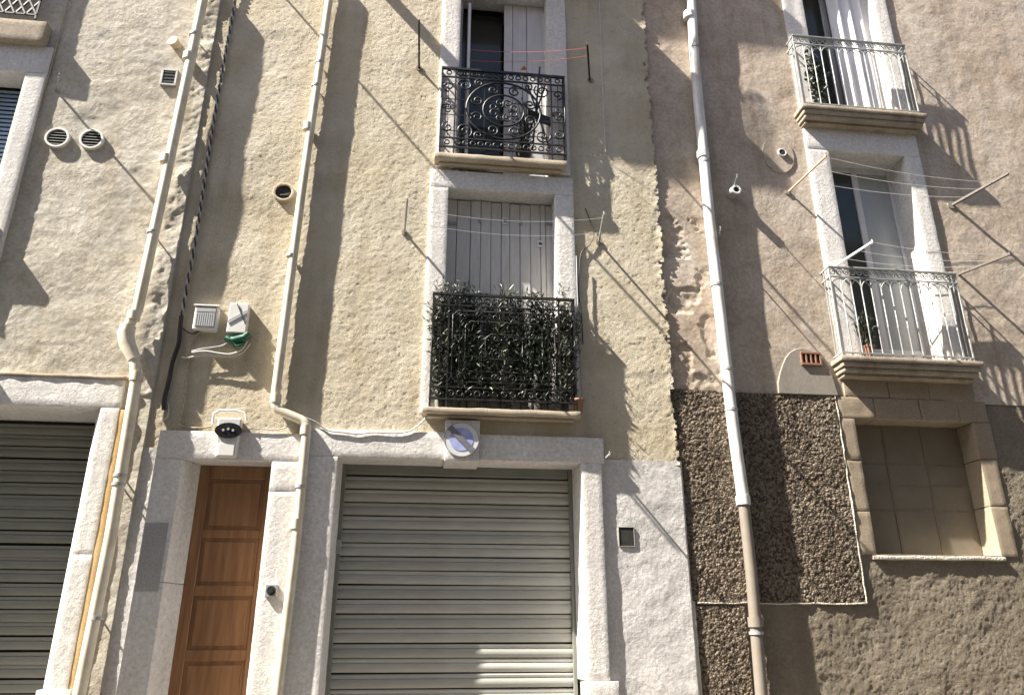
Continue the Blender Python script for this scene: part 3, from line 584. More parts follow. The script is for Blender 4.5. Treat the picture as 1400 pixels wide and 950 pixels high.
def grey_balcony(h, xl, xr, zb, zt, p, label, yw=YR):
    y = yw-p; z1 = zb; x0, x1 = xl-0.05, xr+0.07
    sl = block('balcony', 'weathered_stone', h, x0, x1, y-0.05, yw+0.05, z1-0.055, z1, amp=0.004, bevel=0.01, label=label)
    block('moulding', 'weathered_stone', sl, x0+0.025, x1-0.025, y-0.028, yw+0.05, z1-0.115, z1-0.056, amp=0.003, bevel=0.012)
    block('moulding', 'weathered_stone', sl, x0+0.045, x1-0.045, y-0.005, yw+0.05, z1-0.165, z1-0.116, amp=0.003, bevel=0.015)
    block('moulding', 'weathered_stone', sl, x0+0.07, x1-0.07, y+0.06, yw+0.05, z1-0.20, z1-0.166, amp=0.003, bevel=0.01)
    mt = 'grey_iron'; H = zt-zb; n = 14; sp = (xr-xl)/(n-1); z2 = zt-0.12; za = z2-0.02
    MB().box(xl-0.012, xr+0.012, y-0.02, y+0.02, zt-0.009, zt+0.009).build('top_rail', 'grey_iron', sl, bevel=0.003)
    for z in (z2, zb+0.05): MB().box(xl, xr, y-0.01, y+0.01, z-0.006, z+0.006).build('rail', mt, sl)
    first = None; arch = None
    for k in range(n):
        x = xl+k*sp
        if first is None:
            hb = za-sp-zb
            first = MB().tube([(xl, y, zb), (xl, y, zb+hb*0.45), (xl, y, zb+hb*0.47), (xl, y, zb+hb*0.49), (xl, y, zt-0.13 if k in (0,) else za-sp)], [0.0075, 0.0075, 0.013, 0.0075, 0.0075], 6).build('baluster', mt, sl)
        else: inst(first, (k*sp, 0, 0), sl)
        if k < n-2:
            if arch is None: arch = MB().tube(arc((xl+sp, za-sp), sp, math.pi, 0, y+0.006, 10), 0.006, 5).build('arch', mt, sl)
            else: inst(arch, (k*sp, (k % 2)*-0.012, 0), sl)
    ring = None; m = 19
    for k in range(m):
        x = xl+(xr-xl)*(k+0.5)/m
        if ring is None: ring = MB().tube(spiral((x, (z2+zt)/2), 0.046, 1.5, 0, y, 0.2, 14), 0.006, 4).build('scroll', mt, sl); rx = x
        else: inst(ring, (x-rx, 0, 0), sl)
    for x in (xl, xr):
        bar((x, y, zb), (x, y, zt), 0.010, sl, 'post', mt)
        for z in (zt, z2, zb+0.05): MB().box(x-0.009, x+0.009, y+0.021, yw+0.05, z-0.007, z+0.007).build('side_rail', mt, sl)
        for k in (0.35, 0.68): bar((x, y+p*k, zb), (x, y+p*k, zt), 0.007, sl, 'baluster', mt)
    return sl
pg = 0.18
g1 = grey_balcony(right, PX(1151, 478, YR-pg), PX(1330, 484, YR-pg), PZ(1240, 489, YR-pg-0.05), PZ(1225, 370, YR-pg), pg, 'grey iron balcony with arched balusters above the bricked stone window')
g2 = grey_balcony(right, PX(1098, 138, YR-pg), PX(1255, 148, YR-pg), PZ(1170, 147, YR-pg-0.05), PZ(1160, 56, YR-pg), pg, 'upper grey iron balcony with arched balusters')
# left house: corner of a balcony with lattice railing
pl_ = 0.10
xr_ = PX(50, 20, YL-pl_)
lb = block('balcony', 'weathered_stone', left, xr_-1.7, PX(62, 40, YL-pl_-0.04), YL-pl_-0.04, YL+0.05, PZ(30, 55, YL-pl_-.04), PZ(30, 27, YL-pl_-.04), label='stone balcony with black lattice railing')
zb_, zt_ = PZ(25, 19, YL-pl_), PZ(25, 19, YL-pl_)+1.0
for k in range(-2, 16):
    for sg in (-1, 1):
        x = xr_-0.115*k
        a = Vector((x, YL-pl_+0.004*sg, zb_)); b = Vector((x+sg*0.55, YL-pl_+0.004*sg, zt_))
        # clip the diagonal at the corner post
        if b.x > xr_: t = (xr_-a.x)/(b.x-a.x); b = a+(b-a)*max(t, 0)
        if a.x > xr_:
            if b.x >= xr_: continue
            t = (xr_-a.x)/(b.x-a.x); a = a+(b-a)*t
        if (b-a).length > 0.03: bar(a, b, 0.012, lb, 'lattice_bar')
bar((xr_, YL-pl_, zb_-0.06), (xr_, YL-pl_, zt_), 0.014, lb, 'post'); bar((xr_-1.7, YL-pl_, zb_), (xr_, YL-pl_, zb_), 0.012, lb, 'bottom_rail'); bar((xr_-1.7, YL-pl_, zt_), (xr_, YL-pl_, zt_), 0.014, lb, 'top_rail')
# lower down, out of the picture: a second slab and an added shade box, whose shadows reach into it
lb2 = block('balcony', 'beige_stone', left, xr_-1.7, PX(-8, 320, YL-0.14), YL-0.14, YL+0.05, PZ(0, 322, YL-.14), PZ(0, 322, YL-.14)+0.12, label='stone balcony slab below the blue shuttered window')
block('shade_box', 'white_masonry', left, -6.6, -4.72, YL-0.36, YL+0.05, 4.55, 4.75, label='added box out of view that shades the garage lintel')
wl = MB().box(WLx1-1.3, WLx1+0.02, YL+0.3, YL+0.33, 4.6, WLz1+0.05).build('window', 'dark_void', left, label='window with blue slatted shutter')
for k in range(58):
    z = WLz1-0.05-k*0.055
    if k == 0: sl0 = MB().hexa([(WLx1-1.25, YL+0.23, z-0.03), (WLx1-0.03, YL+0.23, z-0.03), (WLx1-0.03, YL+0.25, z+0.012), (WLx1-1.25, YL+0.25, z+0.012), (WLx1-1.25, YL+0.245, z-0.03), (WLx1-0.03, YL+0.245, z-0.03), (WLx1-0.03, YL+0.265, z+0.012), (WLx1-1.25, YL+0.265, z+0.012)]).build('louvre', 'blue_shutter', wl)
    else: inst(sl0, (0, 0, -k*0.055), wl)
MB().box(WLx1-0.03, WLx1+0.01, YL+0.2, YL+0.28, 4.65, WLz1).build('frame_post', 'white_frame', wl, bevel=0.004)

# storeys above the picture: their balconies shade the wall below
for x0, x1, z, p in ((-0.17, 1.69, 9.75, 0.62), (-0.2, 2.1, 12.2, 0.68)):
    tb = block('balcony', 'beige_stone', mid, x0, x1, -p, 0.03, z, z+0.2, label='stone balcony of an upper storey')
    for k in range(17): bar((x0+0.03+(x1-x0-0.06)*k/16, -p+0.04, z+0.19), (x0+0.03+(x1-x0-0.06)*k/16, -p+0.04, z+1.15), 0.009, tb, 'baluster')
    bar((x0+0.02, -p+0.04, z+1.15), (x1-0.02, -p+0.04, z+1.15), 0.015, tb, 'top_rail')
blocker = thing('shade_blocker', (-0.75, -0.5, 9.67), 'added white box out of view that shades the wall beside the balcony', 'shade blocker')
MB().box(-0.98, -0.55, -0.62, -0.38, 9.68, 10.25).build('blocker_box', 'white_plastic', blocker, bevel=0.015)  # unseen box, added to shade the wall right of the upper window
for y_ in (-0.56, -0.44): MB().box(-0.97, -0.1, y_-0.02, y_+0.02, 9.64, 9.678).build('bracket', 'zinc', blocker)
block('shade_beam', 'grey_wood', mid, -1.32, -1.22, -0.42, 0.05, 9.75, 9.87, label='added beam out of view that casts a band of shade')  # unseen beam, added for the slanting band of shade by the upper window

# right windows
surround(right, Rl, Rr, R1t, R1b, ROl, ROr, R1ot, YR-0.035, YR+0.36, 'white_masonry', 1)
surround(right, Rl, Rr, R2t, R2b, ROl, ROr, R2ot, YR-0.035, YR+0.36, 'white_masonry', 1)
for zb_, zt_, lab, has in ((R1b, R1t, 'tall french window with dark glass and white frame', 0), (R2b, R2t, 'tall french window with white curtain', 1)):
    yw = YR+0.3
    wn = MB().box(Rl-0.02, Rr+0.02, yw+0.4, yw+0.43, zb_, zt_+0.03).build('window', 'dark_void', right, label=lab)
    xm = (Rl+Rr)/2
    for a, b in ((Rl-0.01, Rl+0.05), (xm-0.04, xm+0.04), (Rr-0.05, Rr+0.01)): MB().box(a, b, yw, yw+0.05, zb_, zt_).build('frame_post', 'shutter_white', wn, bevel=0.006)
    for a, b in ((zb_, zb_+0.35), (zt_-0.07, zt_+0.01)):
        for c, d in ((Rl+0.051, xm-0.041), (xm+0.041, Rr-0.051)): MB().box(c, d, yw+0.003, yw+0.045, a, b).build('frame_rail', 'shutter_white', wn, bevel=0.006)
    for c, d in ((Rl+0.051, xm-0.041), (xm+0.041, Rr-0.051)): MB().box(c, d, yw+0.02, yw+0.03, zb_+0.351, zt_-0.071).build('glass_pane', 'window_glass' if c < xm-0.1 else 'sheer_pane', wn)
    if has:     # white curtain blown out between the leaves, in folds
        x0, x1 = PX(1138, 30, YR+0.1), PX(1203, 30, YR+0.1); vs_, fs_ = [], []; n = 60
        for j, z in enumerate((zb_+0.05, (zb_+zt_)/2, zt_-0.02)):
            for k in range(n+1):
                t = k/n; vs_.append((x0+(x1-x0)*t, YR+0.12+0.045*math.sin(t*27+0.4*j)+0.02*math.sin(t*11+j), z))
        for j in range(2):
            for k in range(n): fs_.append((j*(n+1)+k, j*(n+1)+k+1, (j+1)*(n+1)+k+1, (j+1)*(n+1)+k))
        MB().add(vs_, fs_, True).build('curtain', 'curtain', wn)

# low stone window of the right house
ysd = YR+0.24
sj = [Sb-0.02, Sb+0.42, Sb+0.95, St]
for a, b in zip(sj, sj[1:]): block('jamb_stone', 'brown_stone', right, SOl, Sl, YR-0.012, ysd+0.08, a+0.004, b-0.004, amp=0.0045, bevel=0.006, cell=0.035)
sj = [Sb-0.02, Sb+0.5, Sb+1.0, St]
for a, b in zip(sj, sj[1:]): block('jamb_stone', 'brown_stone', right, Sr, SOr+random.uniform(-0.03, 0.03), YR-0.012, ysd+0.08, a+0.004, b-0.004, amp=0.0045, bevel=0.006, cell=0.035)
lx = [SOl, SOl+0.42, SOl+0.95, SOl+1.4, SOr]
for a, b in zip(lx, lx[1:]): block('lintel_stone', 'brown_stone', right, a+0.003, b-0.003, YR-0.012+random.uniform(-0.004, 0.004), ysd+0.08, St+0.002, SOt, amp=0.0045, bevel=0.006, cell=0.035)
lx = [SOl+0.1, SOl+0.62, SOl+1.1, SOr-0.1]
for a, b in zip(lx, lx[1:]): block('wall_stone', 'brown_stone', right, a+0.004, b-0.004, YR-0.012+random.uniform(-0.004, 0.004), 0.2, SOt+0.005, g1['zz'] if 'zz' in g1 else SOt+0.27, amp=0.005)
block('sill', 'lime_mortar', right, Sl-0.05, Sr+0.03, YR-0.03, ysd+0.08, Sb-0.06, Sb-0.022, amp=0.006)
wn = MB().box(Sl-0.02, Sr+0.02, ysd+0.05, ysd+0.07, Sb-0.02, St+0.02).build('window', 'dark_void', right, label='brown dusty window with faint glazing bars')
nx_, nz_ = 3, 4
zc = [Sb-0.02, Sb+0.48, Sb+0.75, Sb+0.98, St+0.01]
for i in range(nx_):
    for j in range(4):
        a = Sl+(Sr-Sl)*i/nx_; b = Sl+(Sr-Sl)*(i+1)/nx_
        MB().box(a+0.006, b-0.006, ysd+0.006+random.uniform(-0.003, 0.003), ysd+0.03, zc[j]+0.006, zc[j+1]-0.006).build('pane', 'dusty_pane', wn)
for i in range(1, nx_): x = Sl+(Sr-Sl)*i/nx_; MB().box(x-0.013, x+0.013, ysd, ysd+0.032, Sb-0.02, St+0.01).build('glazing_bar', 'brown_wood', wn)
for j in range(1, 4): MB().box(Sl, Sr, ysd+0.003, ysd+0.034, zc[j]-0.012, zc[j]+0.012).build('glazing_bar', 'brown_wood', wn)

# cement dome patch with terracotta grille, oval plaster patch with pipe ring
c = P(1105, 540, YR); rx, rz = P(1145, 540, YR).x-c.x, PZ(1105, 477, YR)-c.z
pts = [(c.x+rx*math.cos(math.pi*k/14)*(1+0.03*math.sin(k*5)), c.z+rz*math.sin(math.pi*k/14)) for k in range(15)]
MB().prism(pts, YR-0.022, YR+0.03).build('cement_patch', 'cement_patch', right, bevel=0.006, label='half round grey cement patch')
gr = thing('wall_grille', P(1108, 499, YR-0.03), 'small terracotta ventilation grille in the half round cement patch', 'grille')
a, b = P(1096, 499, YR-0.03), P(1121, 482, YR-0.03)
MB().box(a.x, b.x, YR-0.026, YR-0.02, a.z, b.z).build('grille_back', 'dark_void', gr)
for x0, x1, z0, z1 in ((a.x, b.x, a.z, a.z+0.025), (a.x, b.x, b.z-0.025, b.z)): MB().box(x0, x1, YR-0.045, YR-0.021, z0, z1).build('frame_bar', 'terracotta', gr, bevel=0.003)
for k in range(5):
    x = a.x+0.008+(b.x-a.x-0.016)*k/4; MB().box(x-0.009, x+0.009, YR-0.043, YR-0.021, a.z+0.026, b.z-0.026).build('grille_bar', 'terracotta', gr, bevel=0.002)
c = P(1064, 212, YR)
MB().disc((c.x, c.z), 0.2, YR-0.006, YR+0.03, 24, 0.26).build('plaster_patch', 'pink_render', right, bevel=0.008, label='smooth oval plaster patch')
c = P(1070, 208, YR-0.03)
o = MB().ring((c.x, c.z), 0.04, 0.054, YR-0.028, YR).build('pipe_ring', 'white_plastic', None, bevel=0.003, label='small pale pipe ring set in the oval plaster patch', cat='pipe')
MB().disc((c.x, c.z), 0.039, YR-0.024, YR-0.018).build('pipe_mouth', 'dark_void', o)

# ------------------------------------------------------------------ drain pipes
def pipe(name, pts, r, mat, label, joints, group=None, mat2=None, split=None):
    t = thing(name, pts[-1], label, 'drain pipe', group)
    if split:
        MB().tube(pts[:split+1], r, 14).build('pipe', mat, t); MB().tube(pts[split:], r*0.93, 14).build('lower_pipe', mat2, t)
    else: MB().tube(pts, r, 14).build('pipe', mat, t)
    for k, (px_, py_, yy, big) in enumerate(joints):
        p = P(px_, py_, yy); h = 0.045 if big else 0.014
        MB().tube([(p.x, p.y, p.z-h), (p.x, p.y, p.z+h)], r*1.18 if big else r*1.12, 14).build('collar' if big else 'clamp', (mat2 if (mat2 and py_ > 700) else mat) if big else 'zinc', t)
        if not big: MB().tube([(p.x, p.y+r, p.z), (p.x, p.y+r+0.09, p.z)], 0.008, 6).build('bracket', 'zinc', t)
    return t
yp = YL-0.108
lp = [P(x, y, yp) for x, y in ((284, -40), (278, 0), (225, 252), (188, 424), (176, 445), (174, 470), (185, 498), (186, 520), (151, 735), (106, 960))]
lp.append(Vector((lp[-1].x, lp[-1].y, 0.15)))
pipe('drain_pipe', lp, 0.052, 'cream_pipe', 'cream drain pipe with bulging joint at the corner of the cream house', [(266, 48, yp, 0), (258, 78, yp, 1), (227, 218, yp, 1), (209, 318, yp, 0), (183, 432, yp, 1), (187, 515, yp, 1), (164, 650, yp, 0), (162, 662, yp, 0), (132, 845, yp, 0)], 'drain pipes on the facades')
tb = MB().tube([P(176, 445, yp), P(172, 456, yp), P(174, 470, yp), P(184, 492, yp)], [0.07, 0.078, 0.075, 0.062], 14).build('pipe_swelling', 'cream_pipe', None)
tb.parent = [o for o in bpy.data.objects if o.name == 'drain_pipe'][0]; tb.matrix_parent_inverse = Matrix.Translation(-tb.parent.location)
yp = -0.068
mp_ = [P(x, y, yp) for x, y in ((455, -40), (450, 0), (413, 260), (377, 535), (376, 552), (380, 560), (412, 574), (419, 580), (419, 592), (404, 750), (378, 960))]
mp_.append(Vector((mp_[-1].x, mp_[-1].y, 0.15)))
pipe('drain_pipe', mp_, 0.045, 'cream_pipe', 'cream drain pipe that jogs sideways above the wooden door', [(437, 86, yp, 0), (432, 118, yp, 0), (421, 174, yp, 1), (398, 350, yp, 0), (377, 545, yp, 1), (418, 588, yp, 1), (411, 665, yp, 0), (405, 716, yp, 1)], 'drain pipes on the facades')
yp = YR-0.085
rp = [P(x, y, yp) for x, y in ((942, -40), (945, 0), (950, 90), (963, 225), (970, 300), (1002, 580), (1016, 680), (1027, 780), (1042, 960))]
rp.append(Vector((rp[-1].x, rp[-1].y, 0.15)))
pipe('drain_pipe', rp, 0.062, 'white_pipe', 'white streaked drain pipe with rusty brown lower part on the pinkish house', [(942, 22, yp, 1), (949, 66, yp, 0), (961, 212, yp, 1), (963, 222, yp, 0), (980, 390, yp, 0), (994, 505, yp, 0), (1000, 560, yp, 0), (1016, 684, yp, 1), (1033, 850, yp, 1), (1034, 865, yp, 0)], 'drain pipes on the facades', 'iron_pipe', 6)
# thin conduit beside the left window
MB().tube([P(x, y, YL-0.02) for x, y in ((100, -30), (88, 20), (66, 105), (40, 190), (8, 300), (-15, 380))], 0.009, 6).build('conduit', 'beige_stone', None, label='thin pale conduit beside the window of the cream house', cat='conduit')

# ------------------------------------------------------------------ cables
def cable(pts, r, mat, label, twist=False, n=6, cat='cable', name='cable'):
    P3 = [Vector(p) for p in pts]
    # smooth the path a little
    sm = []
    for i in range(len(P3)-1):
        p0, p1, p2, p3 = P3[max(i-1, 0)], P3[i], P3[i+1], P3[min(i+2, len(P3)-1)]
        for k in range(6):
            t = k/6; sm.append(0.5*((2*p1)+(p2-p0)*t+(2*p0-5*p1+4*p2-p3)*t*t+(3*p1-p0-3*p2+p3)*t**3))
    sm.append(P3[-1])
    if not twist: return MB().tube(sm, r, n).build(name, mat, None, label=label, cat=cat)
    e = thing(name, P3[-1], label, cat)
    dense = []
    for i in range(len(sm)-1):
        m = max(2, int((sm[i+1]-sm[i]).length/0.02))
        for k in range(m): dense.append(sm[i].lerp(sm[i+1], k/m))
    for q in range(2):
        path = []; L = 0
        for i, p in enumerate(dense):
            if i: L += (p-dense[i-1]).length
            a = L*2*math.pi/0.14+q*math.pi; path.append(p+Vector((math.cos(a)*r*0.9, math.sin(a)*r*0.9, 0)))
        MB().tube(path, r, 5).build('strand', mat if (q == 0 or mat != 'black_rubber') else 'zinc', e)
    return e
yc = -0.03
cable([P(x, y, yc) for x, y in ((330, -30), (322, 0), (305, 90), (288, 190), (270, 310), (254, 400), (247, 440))], 0.010, 'black_rubber', 'twisted black cable running down the yellow wall to the meter boxes', True)
cable([P(x, y, yc-0.01) for x, y in ((248, 432), (246, 450), (244, 470), (236, 495), (231, 520), (225, 545), (224, 560))], 0.024, 'black_rubber', 'thick frayed black cable bundle beside the meter boxes')
cable([P(x, y, yc) for x, y in ((219, 553), (223, 549), (229, 551), (231, 560), (229, 570), (224, 573))], 0.006, 'white_cord', 'white hooked cable end below the thick black bundle')
cable([P(x, y, yc) for x, y in ((275, 452), (262, 465), (257, 478), (256, 500), (252, 540), (246, 570), (246, 580), (256, 584), (275, 585), (290, 583))], 0.008, 'beige_stone', 'beige cable dropping from the meter box to the lamp over the door', True)
cable([P(x, y, -0.06) for x, y in ((262, 482), (280, 480), (300, 483), (315, 484), (330, 478), (338, 466))], 0.008, 'white_cord', 'white wires looping under the square junction box')
cable([P(x, y, -0.05) for x, y in ((262, 480), (275, 477), (290, 475), (305, 472), (322, 462))], 0.006, 'zinc', 'grey wire crossing behind the white wires under the junction box')
cable([P(x, y, -0.04) for x, y in ((246, 446), (254, 452), (262, 456), (272, 453))], 0.006, 'black_rubber', 'short black wire from the thick bundle to the louvred box')
cable([P(x, y, -0.05) for x, y in ((248, 488), (256, 489), (268, 487), (290, 486), (312, 487), (330, 483), (342, 470))], 0.007, 'white_cord', 'lowest white wire bowing under the two wall boxes')
cable([P(x, y, -0.055) for x, y in ((398, 566), (415, 570), (432, 577), (448, 588), (470, 591), (490, 593), (510, 591), (540, 592), (560, 589), (576, 578), (582, 570))], 0.007, 'zinc', 'grey cable lying along the garage lintel up to the balcony')
cable([P(x, y, -0.055) for x, y in ((297, 586), (336, 586), (352, 586), (380, 587), (400, 580))], 0.006, 'zinc', 'grey cable along the top of the door lintel')
cable([P(x, y, -0.02) for x, y in ((818, -30), (821, 40), (823, 100), (826, 170), (828, 208))], 0.005, 'white_cord', 'thin white cable down the yellow wall beside the upper black balcony')
cable([P(x, y, -0.018) for x, y in ((800, 285), (806, 300), (812, 320), (806, 335), (795, 345), (792, 370), (791, 400), (795, 430), (797, 470))], 0.006, 'black_rubber', 'black wire hanging beside the lower black balcony')
cable([P(x, y, -0.05) for x, y in ((788, 350), (790, 420), (793, 480), (795, 540), (790, 572), (740, 571), (680, 569), (600, 567))], 0.006, 'zinc', 'grey wire following the underside of the lower black balcony')

# ------------------------------------------------------------------ clothes line brackets
def rod(base, tip, r, mat, label, group, name='clothes_line_bracket', plate=True, square=True):
    t = thing(name, base, label, 'bracket', group)
    base = Vector(base); tip = Vector(tip); d = (tip-base).normalized()
    MB().tube([base+Vector((0, 0.03, 0)), tip], r, 4 if square else 8, smooth=not square).build('rod', mat, t)
    MB().tube([tip-d*0.015+Vector((0, 0, -0.02)), tip-d*0.015+Vector((0, 0, 0.03))], r*0.5, 6).build('hook', mat, t)
    if plate: MB().disc((base.x, base.z), r*2.4, base.y-0.012, base.y+0.03, 10).build('wall_plate', 'cement_patch', t)
    return t
def cord(a, b, sag, mat, label, group, r=0.0028):
    a = Vector(a); b = Vector(b)
    pts = [a.lerp(b, k/12)-Vector((0, 0, sag*4*(k/12)*(1-k/12))) for k in range(13)]
    return MB().tube(pts, r, 5).build('clothes_line', mat, None, label=label, cat='cord', group=group)
gb = 'clothes line brackets on the facades'
pr = 0.70
# upper middle window
rod(P(573, 94), P(573, 28, -pr), 0.016, 'black_iron', 'black iron rod left of the upper black balcony, set in cracked plaster', gb)
rod(P(807, 110), P(803, 61, -pr), 0.016, 'black_iron', 'bent black iron rod right of the upper black balcony holding red cords', gb)
gcr = 'red clothes lines over the upper black balcony'
for (xa_, ya_), (xb_, yb_), dp in (((642, 68), (802, 66), 0.66), ((644, 83), (803, 77), 0.45)):
    cord(P(xa_, ya_, -0.04), P(xb_, yb_, -dp), 0.05, 'red_cord', ('upper' if ya_ < 75 else 'lower')+' red clothes line strung over the upper black balcony', gcr)
# lower middle window
rod(P(553, 318), P(557, 272, -pr), 0.014, 'grey_iron', 'thin iron rod on the yellow wall left of the grey plank shutters', gb)
rod(P(819, 331), P(826, 292, -pr), 0.014, 'grey_iron', 'thin iron rod on the yellow wall right of the grey plank shutters', gb)
gcm = 'grey clothes lines in front of the plank shutters'
for (xa_, ya_), (xb_, yb_), dp in (((557, 283), (825, 298), 0.6), ((556, 302), (822, 318), 0.3)):
    cord(P(xa_, ya_, -dp), P(xb_, yb_, -dp), 0.10, 'zinc', ('outer' if dp > 0.4 else 'inner')+' thin grey clothes line in front of the grey plank shutters', gcm)
rod((-2.5, 0, 9.62), (-2.5, -0.7, 9.62), 0.014, 'black_iron', 'thin iron rod high on the yellow wall between the two cream pipes', gb)
# right house
rod(P(1077, 263, YR), P(1130, 213, -0.6), 0.014, 'pale_wood', 'orange tinted rod beside the white jamb under the upper grey balcony', gb)
rod(P(1300, 281, YR), P(1379, 237, -0.55), 0.020, 'grey_wood', 'dark wooden rod slanting out right of the french window', gb)
rod(P(1133, 369, YR), P(1194, 330, -0.55), 0.015, 'white_frame', 'white rod slanting out over the left end of the lower grey balcony', gb, plate=False)
rod(P(1309, 375, YR), P(1382, 347, -0.55), 0.018, 'grey_wood', 'dark wooden rod slanting out over the right end of the lower grey balcony', gb, plate=False)
gcw = 'white clothes lines across the french window'
for t, wh in ((0.97, 'outermost'), (0.68, 'middle'), (0.35, 'innermost')):
    a = P(1077, 263, YR).lerp(P(1130, 213, -0.55), t); b = P(1300, 281, YR).lerp(P(1379, 237, -0.55), t*0.75)
    cord(a, b, 0.06, 'white_cord', wh+' of three white clothes lines strung high across the french window', gcw)
for t, wh in ((0.97, 'outermost'), (0.68, 'second'), (0.4, 'third'), (0.15, 'innermost')):
    a = P(1133, 369, YR).lerp(P(1194, 330, -0.55), t); b = P(1309, 375, YR).lerp(P(1382, 347, -0.55), t)
    cord(a, b, 0.05, 'white_cord', wh+' of four white clothes lines above the lower grey balcony', 'white clothes lines over the lower grey balcony')
# others
rod(P(74, 124, YL), P(81, 103, YL-0.28), 0.013, 'grey_iron', 'short iron rod above the round vents on the cream wall', gb, plate=False)
rod(P(827, 627), P(834, 620, -0.28), 0.010, 'grey_iron', 'short iron hook at the top right corner of the garage surround', gb, plate=False)
rod(P(1003, 258, YR), P(1008, 240, -0.34), 0.006, 'grey_iron', 'thin iron rod above the vent stub beside the white drain pipe', gb, plate=False)
rod(P(985, 325, YR), P(985, 312, -0.28), 0.008, 'grey_iron', 'thin iron rod behind the white drain pipe', gb, plate=False)

# ------------------------------------------------------------------ vents, boxes, lamp, bell, sign
for (px_, py_), lab in (((78, 188), 'round white louvred vent beside the shaded window strip on the cream wall'), ((125, 190), 'round white louvred vent crossed by a thin shadow on the cream wall')):
    c = P(px_, py_, YL-0.03); t = thing('round_vent', (c.x, YL, c.z), lab, 'vent', 'round vents on the cream wall')
    MB().ring((c.x, c.z), 0.10, 0.125, YL-0.035, YL+0.02).build('vent_rim', 'white_plastic', t, bevel=0.004)
    MB().disc((c.x, c.z), 0.101, YL-0.012, YL+0.01).build('vent_back', 'dark_void', t)
    for k in range(5):
        z = c.z-0.07+k*0.035; hw = math.sqrt(0.098**2-(z-c.z)**2)
        MB().hexa([(c.x-hw, YL-0.03, z-0.012), (c.x+hw, YL-0.03, z-0.012), (c.x+hw, YL-0.03, z-0.008), (c.x-hw, YL-0.03, z-0.008), (c.x-hw, YL-0.013, z+0.006), (c.x+hw, YL-0.013, z+0.006), (c.x+hw, YL-0.013, z+0.010), (c.x-hw, YL-0.013, z+0.010)]).build('vent_slat', 'slat_dark', t)
def square_vent(px0, py0, px1_, py1, y, label, fr, mat, ns=4):
    a, b = P(px0, py1, y), P(px1_, py0, y); t = thing('square_vent', a, label, 'vent')
    MB().box(a.x, b.x, y-0.002, y+0.03, a.z, b.z).build('vent_back', 'dark_void', t)
    for x0, x1, z0, z1 in ((a.x-fr, b.x+fr, b.z, b.z+fr), (a.x-fr, b.x+fr, a.z-fr, a.z), (a.x-fr, a.x, a.z, b.z), (b.x, b.x+fr, a.z, b.z)):
        MB().box(x0, x1, y-0.008, y+0.03, z0, z1).build('frame_bar', mat, t, bevel=0.003)
    for k in range(ns):
        z = a.z+(b.z-a.z)*(k+0.5)/4; MB().box(a.x, b.x, y-0.006, y-0.003, z-0.006, z+0.006).build('vent_slat', 'dark_void', t)
square_vent(221, 98, 241, 114, YL-0.02, 'small dark square vent with grey frame beside the cream pipe', 0.022, 'zinc')
square_vent(847, 721, 866, 746, YM-0.01, 'small dark square vent in the whitewashed wall right of the garage', 0.006, 'slat_dark', 0)
c = P(241, 64, YL)
MB().tube([(c.x+0.02, YL+0.02, c.z), (c.x-0.02, YL-0.09, c.z+0.01)], [0.05, 0.065], 12).build('pipe_stub', 'beige_stone', None, label='stubby beige pipe end beside the cream drain pipe', cat='pipe')
c = P(388, 264, 0)
o = MB().ring((c.x, c.z), 0.085, 0.115, -0.03, 0.03).build('wall_hole', 'yellow_roughcast', None, bevel=0.006, label='round plastered hole in the yellow wall beside the drain pipe', cat='hole')
MB().disc((c.x, c.z), 0.086, -0.012, 0.0).build('hole_back', 'dark_void', o)
MB().tube([(c.x-0.03, -0.014, c.z-0.05), (c.x+0.05, -0.014, c.z-0.04)], 0.02, 6).build('hole_rubble', 'soil', o)
c = P(1001, 266, YR)
t = thing('vent_stub', c, 'grey vent stub sticking out in the shade beside the white drain pipe', 'pipe')
MB().tube([(c.x-0.03, YR+0.03, c.z+0.0), (c.x, YR-0.11, c.z-0.01)], [0.075, 0.055], 12, caps=False).build('stub_pipe', 'zinc', t)
MB().ring((c.x+0.002, c.z-0.01), 0.036, 0.058, YR-0.13, YR-0.11, 16).build('stub_rim', 'white_plastic', t, bevel=0.003); MB().disc((c.x+0.002, c.z-0.01), 0.037, YR-0.115, YR-0.108, 16).build('stub_mouth', 'dark_void', t)
# louvred electricity box
BX = -0.08
a, b = P(262, 450, BX), P(299, 420, BX)
t = thing('meter_box', (a.x, 0, a.z), 'white electricity box with louvred front on the yellow wall', 'box')
MB().box(a.x, b.x, BX, 0.02, a.z, b.z).build('housing', 'white_plastic', t, bevel=0.012)
MB().box(a.x-0.012, b.x+0.012, BX-0.012, 0.02, b.z+0.002, b.z+0.02).build('lid', 'white_plastic', t, bevel=0.005)
for k in range(9):
    x = a.x+0.03+(b.x-a.x-0.06)*k/8; MB().box(x-0.008, x+0.008, BX-0.01, BX+0.001, a.z+0.035, b.z-0.07).build('louvre', 'zinc', t, bevel=0.003)
MB().box(a.x+0.02, b.x-0.02, BX-0.008, BX+0.001, b.z-0.06, b.z-0.02).build('name_plate', 'zinc', t, bevel=0.003)
a, b = P(309, 454, -0.07), P(341, 415, -0.07)
t = thing('junction_box', (a.x, 0, a.z), 'white square junction box crossed by dark diagonal strips beside the louvred box', 'box')
MB().box(a.x, b.x, -0.07, 0.02, a.z, b.z).build('housing', 'white_plastic', t, bevel=0.008)
def strip(p, q, wd, y): 
    d = Vector((q[0]-p[0], q[1]-p[1])).normalized(); nn = Vector((-d.y, d.x))*wd/2
    return MB().prism([(p[0]+nn.x, p[1]+nn.y), (p[0]-nn.x, p[1]-nn.y), (q[0]-nn.x, q[1]-nn.y), (q[0]+nn.x, q[1]+nn.y)], y, y+0.006)
hh = b.z-a.z; ww = b.x-a.x
